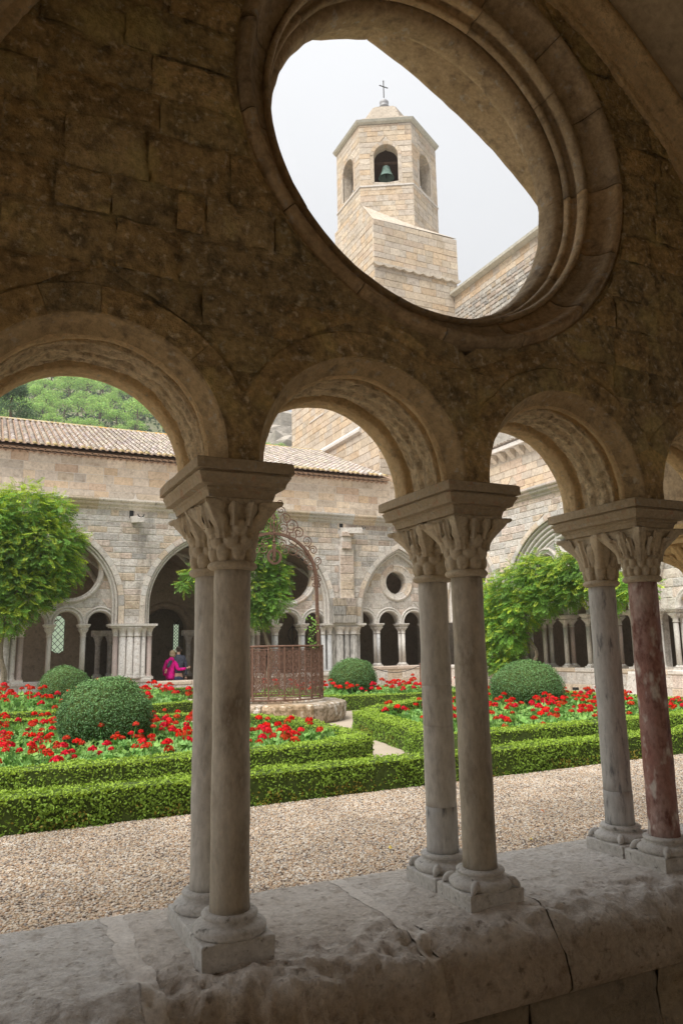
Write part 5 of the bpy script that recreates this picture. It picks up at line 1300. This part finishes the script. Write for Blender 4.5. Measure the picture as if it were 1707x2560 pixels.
pr_ = [(.165, -.018), (.165, .018), (.115, .018), (.115, -.018)]
for i in range(n):
    a = 2*pi*i/n; V += [(WX+.01+r*cos(a), WY+y, cz+r*sin(a)) for r, y in pr_]
for i in range(n):
    for j in range(4): F.append((i*4+j, i*4+(j+1) % 4, ((i+1) % n)*4+(j+1) % 4, ((i+1) % n)*4+j))
m.add(V, F); m.build('wheel', 'rust', pul)
m = MB(); m.box(WX-.03, WX+.03, WY-.035, WY-.020, 2.80, 3.12); m.box(WX-.03, WX+.03, WY+.020, WY+.035, 2.80, 3.12); m.box(WX-.035, WX+.035, WY-.034, WY+.034, 3.11, 3.16); m.tube([(WX, WY-.06, cz), (WX, WY+.06, cz)], .025, 8); m.build('fork', 'rust', pul)
# ---- wisteria on the walls
def wisteria(label, blobs, trunk, n_per, yel=.25, depth=(0, 1, 0)):
    base = trunk[0]; o = thing('wisteria', label, 'climbing plant', base, 'wisteria climbing the arcade piers')
    m = MB(); P = spline(trunk, 6); m.tube(P, [.075*(1-.6*i/len(P)) for i in range(len(P))], 7); m.tube(spline([Vector(p)+Vector((.08*sin(i*2), .05*cos(i*2), 0)) for i, p in enumerate(trunk)], 6), .03, 6); m.build('trunk', 'vine_bark', o, True)
    m = MB()
    for (x, y, z, r) in blobs:
        m.tube(spline([trunk[-1], ((x+trunk[-1][0])/2+R.uniform(-.2, .2), y, (z+trunk[-1][2])/2), (x, y, z)], 5), .018, 5)
    m.build('branches', 'vine_bark', o, True)
    m = MB()
    for (x, y, z, r) in blobs:
        n = int(n_per*4.0*r*r); tb = R.uniform(.72, 1.22)
        for _ in range(n):
            d = rvec().normalized(); q = R.uniform(.45, 1.05)**.6
            lump = 1+.28*MN.noise(Vector((x+d.x*1.7, y+d.y*1.7, z+d.z*1.7))*1.8)
            p = Vector((x, y, z))+Vector((d.x*r*lump, d.y*r*.75*lump, d.z*r*lump))*q
            out_ = Vector((d.x, d.y, d.z*.4)); dr = (out_+Vector((0, 0, -.55))+rvec(.35)).normalized(); L_ = R.uniform(.19, .33)
            side = dr.cross(Vector((0, 0, 1))+rvec(.3)).normalized(); nl = 5
            new = R.random() < yel*(.4+.9*max(0, d.z+.2)); g = tb*R.uniform(.55, 1.3)
            t = (g*2.3, g*1.55, g*1.0) if new else (g, g, g*R.uniform(.8, 1.3))
            for k in range(nl):
                c = p+dr*L_*(k+.7)/nl; sz = L_*.34*(1-.06*k)
                for sg in (-1, 1):
                    ax = (dr*.55+side*sg*.9+Vector((0, 0, -.15))).normalized(); leafq(m, c+ax*sz*.5, dr.cross(side)+rvec(.15), sz, t, .42, ax)
            leafq(m, p+dr*L_*1.1, dr.cross(side), L_*.30, t, .42, dr)
    m.build('foliage', 'vine_leaf', o); return o
wisteria('bright green wisteria mass on the leftmost far pier', [(0.21, 20.7, 5.10, .82), (1.05, 20.7, 5.12, .48), (.78, 20.7, 4.11, .98), (-.10, 20.7, 3.84, .92), (1.38, 20.75, 3.45, .48), (.34, 20.7, 2.85, .78), (-.04, 20.7, 2.1, .48), (1.05, 20.75, 2.98, .50), (-.7, 20.7, 4.6, .9), (-.7, 20.8, 3, .8), (1.55, 20.9, 4.3, .40)],
         [(-.1, 21.0, ZG), (-.05, 21.05, .4), (-.15, 21.0, 1.1), (-.05, 20.95, 2.0), (.2, 20.9, 3.0)], 330, .60)
wisteria('wisteria with twisted trunk on the pier behind the well hoop', [(7.55, 20.7, 5.0, .56), (7.62, 20.7, 4.14, .60), (8.02, 20.7, 3.36, .50), (7.35, 20.7, 2.85, .60), (7.88, 20.7, 2.60, .50), (7.42, 20.7, 2.15, .42), (6.8, 20.7, 3.85, .5), (6.3, 20.7, 3.44, .55), (5.70, 20.7, 3.25, .36), (5.25, 20.7, 3.35, .26), (4.95, 20.65, 3.02, .16), (7.48, 20.7, 5.35, .36)],
         [(7.75, 20.9, ZG), (7.85, 20.9, .3), (7.95, 20.85, .8), (7.78, 20.9, 1.3), (7.62, 20.85, 1.8), (7.5, 20.8, 2.6)], 330, .22)
wisteria('broad wisteria spreading along the right arcade above the domed topiary', [(14.4, 17.3, 2.35, .72), (14.4, 16.25, 2.72, .72), (14.4, 15.1, 2.95, .68), (14.4, 14.05, 3.0, .62), (14.4, 13.4, 3.12, .55), (14.4, 17.15, 1.55, .66), (14.4, 16.0, 2.1, .62), (14.4, 14.9, 2.40, .52), (14.4, 13.8, 2.55, .48), (14.4, 17.3, .80, .58), (14.4, 16.5, 1.30, .46), (14.4, 12.75, 2.75, .48), (14.4, 12.0, 2.55, .42), (14.4, 11.3, 2.45, .36), (14.4, 12.3, 2.2, .34), (14.4, 18.2, 2.2, .6), (14.4, 18.1, 1.2, .6), (14.4, 17.0, .35, .42), (14.4, 15.4, 3.3, .42), (14.4, 12.6, 3.0, .35)],
         [(14.75, 16.1, ZG), (14.72, 16.15, .2), (14.8, 15.95, .7), (14.75, 16.2, 1.2), (14.6, 16.2, 1.9), (14.5, 15.8, 2.6)], 330, .45)
# small climbing rose on the hoop post
cl = thing('climbing_sprig', 'small pale green climbing sprig on the right post of the well hoop', 'plant', (WX+.9, WY, 1.0))
m = MB(); P = [(WX+.86+.06*sin(i*1.7), WY-.02, 1.0+.06*i) for i in range(11)]; m.tube(P, .006, 4); m.build('stem', 'twig', cl)
m = MB()
for i in range(90):
    p = Vector(P[R.randrange(11)])+rvec(.05); leafq(m, p, rvec(), .045, (1.5, 1.5, 1.8), .8)
m.build('leaves', 'vine_leaf', cl)
# ---- rope posts and spotlights
def rope_post(x, y, lb):
    t = thing('rope_post', lb, 'post', (x, y, ZG), 'rope barrier posts')
    m = MB(); m.tube([(x, y, ZG), (x, y, .38)], .022, 8); m.lathe([(.03, .37), (.035, .39), (.0, .42)], (x, y), 8); m.build('stake', 'rust', t); return t
rope_post(12.76, 19.5, 'thin dark rope post standing before the low far wall'); 
rp = thing('barrier_rope', 'slack thin rope hanging along the low far wall', 'rope', (11.9, 19.5, 0)); m = MB(); m.tube([(10.9+1.86*i/12, 19.5, .33-.20*sin(pi*i/12)) for i in range(13)], .012, 5); m.build('rope', 'dark_iron', rp)
for (y, lb) in ((14.15, 'black floodlight on the ground by the right low wall'), (13.7, 'small black floodlight beside the larger one by the right low wall')):
    s = .55 if y > 14 else .35; t = thing('floodlight', lb, 'floodlight', (14.6, y, ZG))
    m = MB(); m.box(14.56, 14.66, y-.14*s, y+.14*s, -.33, -.33+.14*s); m.build('housing', 'black', t); m = MB(); m.tube([(14.6, y, ZG), (14.6, y, -.32)], .018, 6); m.build('bracket', 'black', t)
# ---- couple standing in the far gallery, seen from behind
def skinmesh(name, parent, mat, J, E_, sub=2):
    me = bpy.data.meshes.new(name); me.from_pydata([j[:3] for j in J], E_, []); o = newobj(name, me)
    md_ = o.modifiers.new('skin', 'SKIN'); md_.use_smooth_shade = True
    for i, v in enumerate(me.skin_vertices[0].data): r = J[i][3]; v.radius = r if isinstance(r, tuple) else (r, r); v.use_root = (i == 0)
    sb = o.modifiers.new('sub', 'SUBSURF'); sb.levels = sub; sb.render_levels = sub
    dg = bpy.context.evaluated_depsgraph_get(); m2 = bpy.data.meshes.new_from_object(o.evaluated_get(dg)); bpy.data.objects.remove(o)
    a = m2.attributes.new('tint', 'FLOAT_COLOR', 'POINT'); a.data.foreach_set('color', [1.0]*(4*len(m2.vertices)))
    m2.materials.clear(); m2.materials.append(MATS[mat]); m2.polygons.foreach_set('use_smooth', [True]*len(m2.polygons))
    o2 = newobj(name, m2, parent); o2.location = -wloc(parent); return o2
FZ = ZG-.25; PY = 22.62
def ell(m, c, rx, ry, rz, n=14, k=10):
    V = []; F = []
    for i in range(k+1):
        v = -pi/2+pi*i/k
        for j in range(n): u = 2*pi*j/n; V.append((c[0]+rx*cos(v)*cos(u), c[1]+ry*cos(v)*sin(u), c[2]+rz*sin(v)))
    for i in range(k):
        for j in range(n): F.append((i*n+j, i*n+(j+1) % n, (i+1)*n+(j+1) % n, (i+1)*n+j))
    m.add(V, F)
def hand(parent, p, dirv, side):
    p = Vector(p); d = Vector(dirv).normalized(); s = Vector(side).normalized(); J = [(*p, .022), (*(p+d*.045), (.036, .018)), (*(p+d*.085), (.038, .016))]; E_ = [(0, 1), (1, 2)]
    for k in range(4):
        b = p+d*.085+s*(-.028+.019*k); c = b+d*(.040-.006*abs(k-1.4)); e = c+d*.028+Vector((0, -.006, -.004)); n = len(J)
        J += [(*b, .009), (*c, .0085), (*e, .007)]; E_ += [(2, n), (n, n+1), (n+1, n+2)]
    n = len(J); b = p+d*.035-s*.035; J += [(*b, .011), (*(b+d*.035-s*.018), .009)]; E_ += [(1, n), (n, n+1)]
    return skinmesh('hand', parent, 'skin', J, E_, 1)
mx_ = 5.31; man = thing('person', 'man in black sweater and jeans seen from behind, arm round his companion', 'person', (mx_, PY, FZ))
hip = .17; sh = .80
J = [(mx_, PY, .18, .10), (mx_, PY, .42, .09), (mx_, PY, .66, .10), (mx_, PY, .83, .07), (mx_, PY, .90, .055), (mx_, PY+.01, 1.00, .085), (mx_, PY, 1.08, .07),
     (mx_-.10, PY, .08, .095), (mx_-.11, PY+.01, -.27, .062), (mx_-.11, PY-.01, -.63, .042), (mx_-.11, PY+.12, -.67, .036), (mx_+.10, PY, .08, .095), (mx_+.11, PY+.01, -.27, .062), (mx_+.11, PY-.01, -.63, .042), (mx_+.11, PY+.12, -.67, .036)]
skinmesh('body', man, 'skin', J, [(0, 1), (1, 2), (2, 3), (3, 4), (4, 5), (5, 6), (0, 7), (7, 8), (8, 9), (9, 10), (0, 11), (11, 12), (12, 13), (13, 14)])
J = [(mx_, PY, .16, (.175, .12)), (mx_, PY, .40, (.165, .125)), (mx_, PY, .66, (.20, .13)), (mx_, PY, .80, (.12, .09)), (mx_, PY, .87, .066),
     (mx_-.17, PY, .76, .075), (mx_-.30, PY-.13, .60, .060), (mx_-.40, PY-.19, .42, .048), (mx_+.18, PY, .75, .075), (mx_+.25, PY-.02, .46, .058), (mx_+.27, PY+.01, .16, .042)]
skinmesh('sweater', man, 'black_knit', J, [(0, 1), (1, 2), (2, 3), (3, 4), (2, 5), (5, 6), (6, 7), (2, 8), (8, 9), (9, 10)])
J = [(mx_, PY, .20, (.165, .125)), (mx_, PY, .10, (.175, .135)), (mx_-.10, PY, -.02, .105), (mx_-.11, PY+.01, -.27, .080), (mx_-.11, PY, -.64, .060), (mx_+.10, PY, -.02, .105), (mx_+.11, PY+.01, -.27, .080), (mx_+.11, PY, -.64, .060)]
skinmesh('jeans', man, 'jeans', J, [(0, 1), (1, 2), (2, 3), (3, 4), (1, 5), (5, 6), (6, 7)])
m = MB(); ell(m, (mx_, PY-.012, 1.045), .088, .098, .080); ell(m, (mx_, PY-.03, .985), .082, .07, .06); m.build('hair', 'dark_hair', man, True)
m = MB(); ell(m, (mx_-.092, PY+.01, .985), .014, .022, .032); ell(m, (mx_+.092, PY+.01, .985), .014, .022, .032); m.build('ears', 'skin', man, True)
hand(man, (mx_+.27, PY+.01, .12), (.1, .1, -1), (1, 0, 0)); hand(man, (mx_-.42, PY-.20, .39), (-.4, -.1, -1), (1, .3, 0))
wx_ = 5.06; wom = thing('person', 'blond woman in bright pink coat seen from behind, leaning on the man', 'person', (wx_, PY, FZ))
J = [(wx_, PY, .10, .10), (wx_, PY, .34, .08), (wx_+.01, PY, .58, .09), (wx_+.02, PY, .72, .06), (wx_+.03, PY, .78, .048), (wx_+.05, PY+.01, .88, .075), (wx_+.05, PY, .95, .06),
     (wx_-.08, PY, .02, .085), (wx_-.09, PY+.01, -.30, .058), (wx_-.09, PY, -.64, .038), (wx_-.09, PY+.11, -.675, .032), (wx_+.08, PY, .02, .085), (wx_+.09, PY+.01, -.30, .058), (wx_+.09, PY, -.64, .038), (wx_+.09, PY+.11, -.675, .032)]
skinmesh('body', wom, 'skin', J, [(0, 1), (1, 2), (2, 3), (3, 4), (4, 5), (5, 6), (0, 7), (7, 8), (8, 9), (9, 10), (0, 11), (11, 12), (12, 13), (13, 14)])
J = [(wx_-.02, PY, -.02, (.23, .17)), (wx_-.01, PY, .18, (.20, .15)), (wx_, PY, .38, (.165, .13)), (wx_+.01, PY, .58, (.17, .13)), (wx_+.02, PY, .70, (.11, .09)), (wx_+.03, PY, .755, .065),
     (wx_-.14, PY, .62, .072), (wx_-.21, PY+.03, .36, .060), (wx_-.16, PY+.14, .16, .050), (wx_+.14, PY-.04, .60, .070), (wx_+.20, PY-.17, .36, .062), (wx_+.38, PY-.21, .37, .050), (wx_+.46, PY-.20, .40, .042)]
skinmesh('coat', wom, 'pink_coat', J, [(0, 1), (1, 2), (2, 3), (3, 4), (4, 5), (3, 6), (6, 7), (7, 8), (3, 9), (9, 10), (10, 11), (11, 12)])
m = MB(); ell(m, (wx_-.01, PY-.10, .68), .10, .055, .085); m.build('hood', 'pink_coat', wom, True)
J = [(wx_, PY, .02, .14), (wx_-.09, PY, -.12, .09), (wx_-.09, PY+.01, -.32, .068), (wx_-.09, PY, -.64, .048), (wx_+.09, PY, -.12, .09), (wx_+.09, PY+.01, -.32, .068), (wx_+.09, PY, -.64, .048)]
skinmesh('trousers', wom, 'jeans', J, [(0, 1), (1, 2), (2, 3), (0, 4), (4, 5), (5, 6)])
m = MB(); ell(m, (wx_+.05, PY-.015, .905), .102, .108, .092); ell(m, (wx_+.045, PY-.045, .83), .105, .075, .085); m.build('hair', 'blond_hair', wom, True)
hand(wom, (wx_+.47, PY-.20, .40), (1, .1, .25), (0, .2, 1))
# ================================================================== HILL AND TREES
def hz_(x, y):
    cap = 135-75*min(1, max(0, (x-42)/32)); s = max(0, y-75)*.55
    return ZG-1+min(s, cap+.05*s)+ (5*MN.noise(Vector((x*.02, y*.02, 0)))+1.6*MN.noise(Vector((x*.09, y*.09, 1))))*min(1, s/20)
V = []; F = []; nx, ny = 60, 56
for j in range(ny+1):
    for i in range(nx+1):
        x = -260+620*i/nx; y = 70+430*j/ny; V.append((x, y, hz_(x, y)))
for j in range(ny):
    for i in range(nx): s = j*(nx+1)+i; F.append((s, s+1, s+nx+2, s+nx+1))
o = mk('hill', V, F, 'hill_ground', None, None, True); o['kind'] = 'structure'
# rock outcrop at the skyline behind the church
ro = MB()
for (x, y, z, r) in ((70, 178, 56, 7), (76, 184, 58, 8), (82, 182, 60, 9), (66, 172, 50, 6), (88, 190, 63, 9), (74, 172, 52, 6)):
    V = []; F = []
    for i in range(9):
        for j in range(12):
            v = -pi/2+pi*i/8; u = 2*pi*j/12; d = Vector((cos(v)*cos(u), cos(v)*sin(u), sin(v))); k = r*(1+.5*MN.noise(d*1.7+Vector((x, y, 0)))+.25*MN.noise(d*5+Vector((x, 0, 0)))); V.append((x+d.x*k, y+d.y*k, z+d.z*k*.9))
    for i in range(8):
        for j in range(12): F.append((i*12+j, i*12+(j+1) % 12, (i+1)*12+(j+1) % 12, (i+1)*12+j))
    ro.add(V, F)
tag(ro.build('rock_outcrop', 'rock'), 'pale rocky crag at the hill skyline left of the church wall', 'rock')
def pine(r, h, n, size):
    t = thing('pine_tree', 'x', 'tree', (0, 0, 0))
    m = MB(); m.tube([(0, 0, 0), (.2, .1, h*.4), (.1, -.1, h*.8)], [.28, .2, .08], 6)
    for k in range(6): a = k*1.05; m.tube([(.1, 0, h*(.35+.07*k)), (r*.6*cos(a), r*.6*sin(a), h*(.5+.07*k))], [.10, .04], 4)
    m.build('trunk', 'twig', t, False, True)
    m = MB(); cl_ = []
    for k in range(26):
        d = rvec().normalized(); d.z = abs(d.z)*.9-.15; cl_.append((Vector((d.x*r*.72, d.y*r*.72, h*.66+d.z*h*.26)), r*R.uniform(.28, .45)))
    for c, q in cl_:
        g0 = R.uniform(.8, 1.2)
        for _ in range(n):
            d = rvec().normalized(); p = c+Vector((d.x, d.y, d.z*.7))*q*R.uniform(.55, 1.05); g = g0*R.uniform(.7, 1.25)
            leafq(m, p, d+Vector((0, 0, .4))+rvec(.4), size*R.uniform(.6, 1.3), (g*R.uniform(.85, 1.15), g, g*R.uniform(.7, 1.1)), .5)
    m.build('crown', 'pine_leaf', t, False, True); return t
bpy.context.view_layer.update()
pm = [pine(3.4, 7.5, 34, .42), pine(3.0, 6.6, 34, .40), pine(3.8, 8.2, 34, .45)]; pk = [kid_map(p) for p in pm]; cnt = 0
y = 160.0
while y < 262:
    x = -14+R.uniform(0, 4)
    while x < .40*y+6:
        px, py = x+R.uniform(-2, 2), y+R.uniform(-2, 2); x += R.uniform(4.6, 7.2)*(1+.8*max(0, (y-215)/40))
        if px > .30*py-1 and (px < .36*py or px > .41*py): continue
        if px > .30*py and R.random() < .6: continue
        pq = bpy_extras.object_utils.world_to_camera_view(scene, scene.camera, Vector((px, py, hz_(px, py)+4)))
        if not ((-.03 < pq.x < .27 and .54 < pq.y < .66) or (.37 < pq.x < .45 and .54 < pq.y < .60)): continue
        i = cnt % 3; o = pm[i] if cnt < 3 else copy_tree(pm[i], pk[i]); cnt += 1
        s = R.uniform(.75, 1.2)*(.62 if px > .3*py else 1); o.location = (px, py, hz_(px, py)-.4); o.scale = (s, s, s*R.uniform(.85, 1.1)); o.rotation_euler = (0, 0, R.uniform(0, 6.3))
        o['label'] = 'bright green round-crowned pine on the hillside'; o['group'] = 'pines on the hillside'
    y += R.uniform(5.0, 6.2)
# scrub between the pines
m = MB()
for _ in range(16000):
    y = R.uniform(150, 290); x = R.uniform(-20, .42*y); z = hz_(x, y); g = R.uniform(.5, 1.2)
    leafq(m, (x, y, z+R.uniform(0, 1.0)), rvec()+Vector((0, 0, .5)), R.uniform(.7, 1.6), (g*.9, g*.85, g*.7), .7)
tag(m.build('scrub', 'cedar_leaf'), 'low grey-green scrub covering the hillside', 'scrub', kind='stuff')
# dark conifer behind the roof at left
cd_ = thing('conifer_tree', 'dense dark green conifer rising behind the tiled roof at far left', 'tree', (.6, 60, ZG))
m = MB(); m.tube([(.6, 60, ZG), (.6, 60, 12), (.6, 60, 21)], [.5, .35, .08], 7); m.build('trunk', 'twig', cd_)
m = MB()
for k in range(190):
    z = R.uniform(9, 22.6); rr = max(.3, 4.3*(1-((z-4)/19.2)**2.6)); a = R.uniform(0, 6.28); q = R.uniform(.55, 1.0)
    c = Vector((.6+rr*q*cos(a), 60+rr*q*sin(a), z)); s = R.uniform(.45, .85); g0 = R.uniform(.75, 1.25)
    for _ in range(130):
        d = rvec().normalized(); g = g0*R.uniform(.65, 1.3); leafq(m, c+Vector((d.x, d.y, d.z*.8))*s*R.uniform(.5, 1), d+rvec(.4), R.uniform(.10, .22), (g*R.uniform(.9, 1.2), g, g*.95), .5)
m.build('crown', 'cedar_leaf', cd_)
# ---- air: thin even haze round the whole place
hm = bpy.data.materials.new('haze'); hm.use_nodes = True; ht = hm.node_tree; ht.nodes.clear()
ho = ht.nodes.new('ShaderNodeOutputMaterial'); hv = ht.nodes.new('ShaderNodeVolumePrincipled'); hv.inputs['Density'].default_value = .0006; hv.inputs['Color'].default_value = (.93, .96, 1, 1)
ht.links.new(hv.outputs[0], ho.inputs['Volume']); MATS['haze'] = hm
m = MB(); m.box(-330, 430, -14, 520, -2.6, 175); o = m.build('haze', 'haze'); o['kind'] = 'stuff'; o['label'] = 'pale even haze in the air'
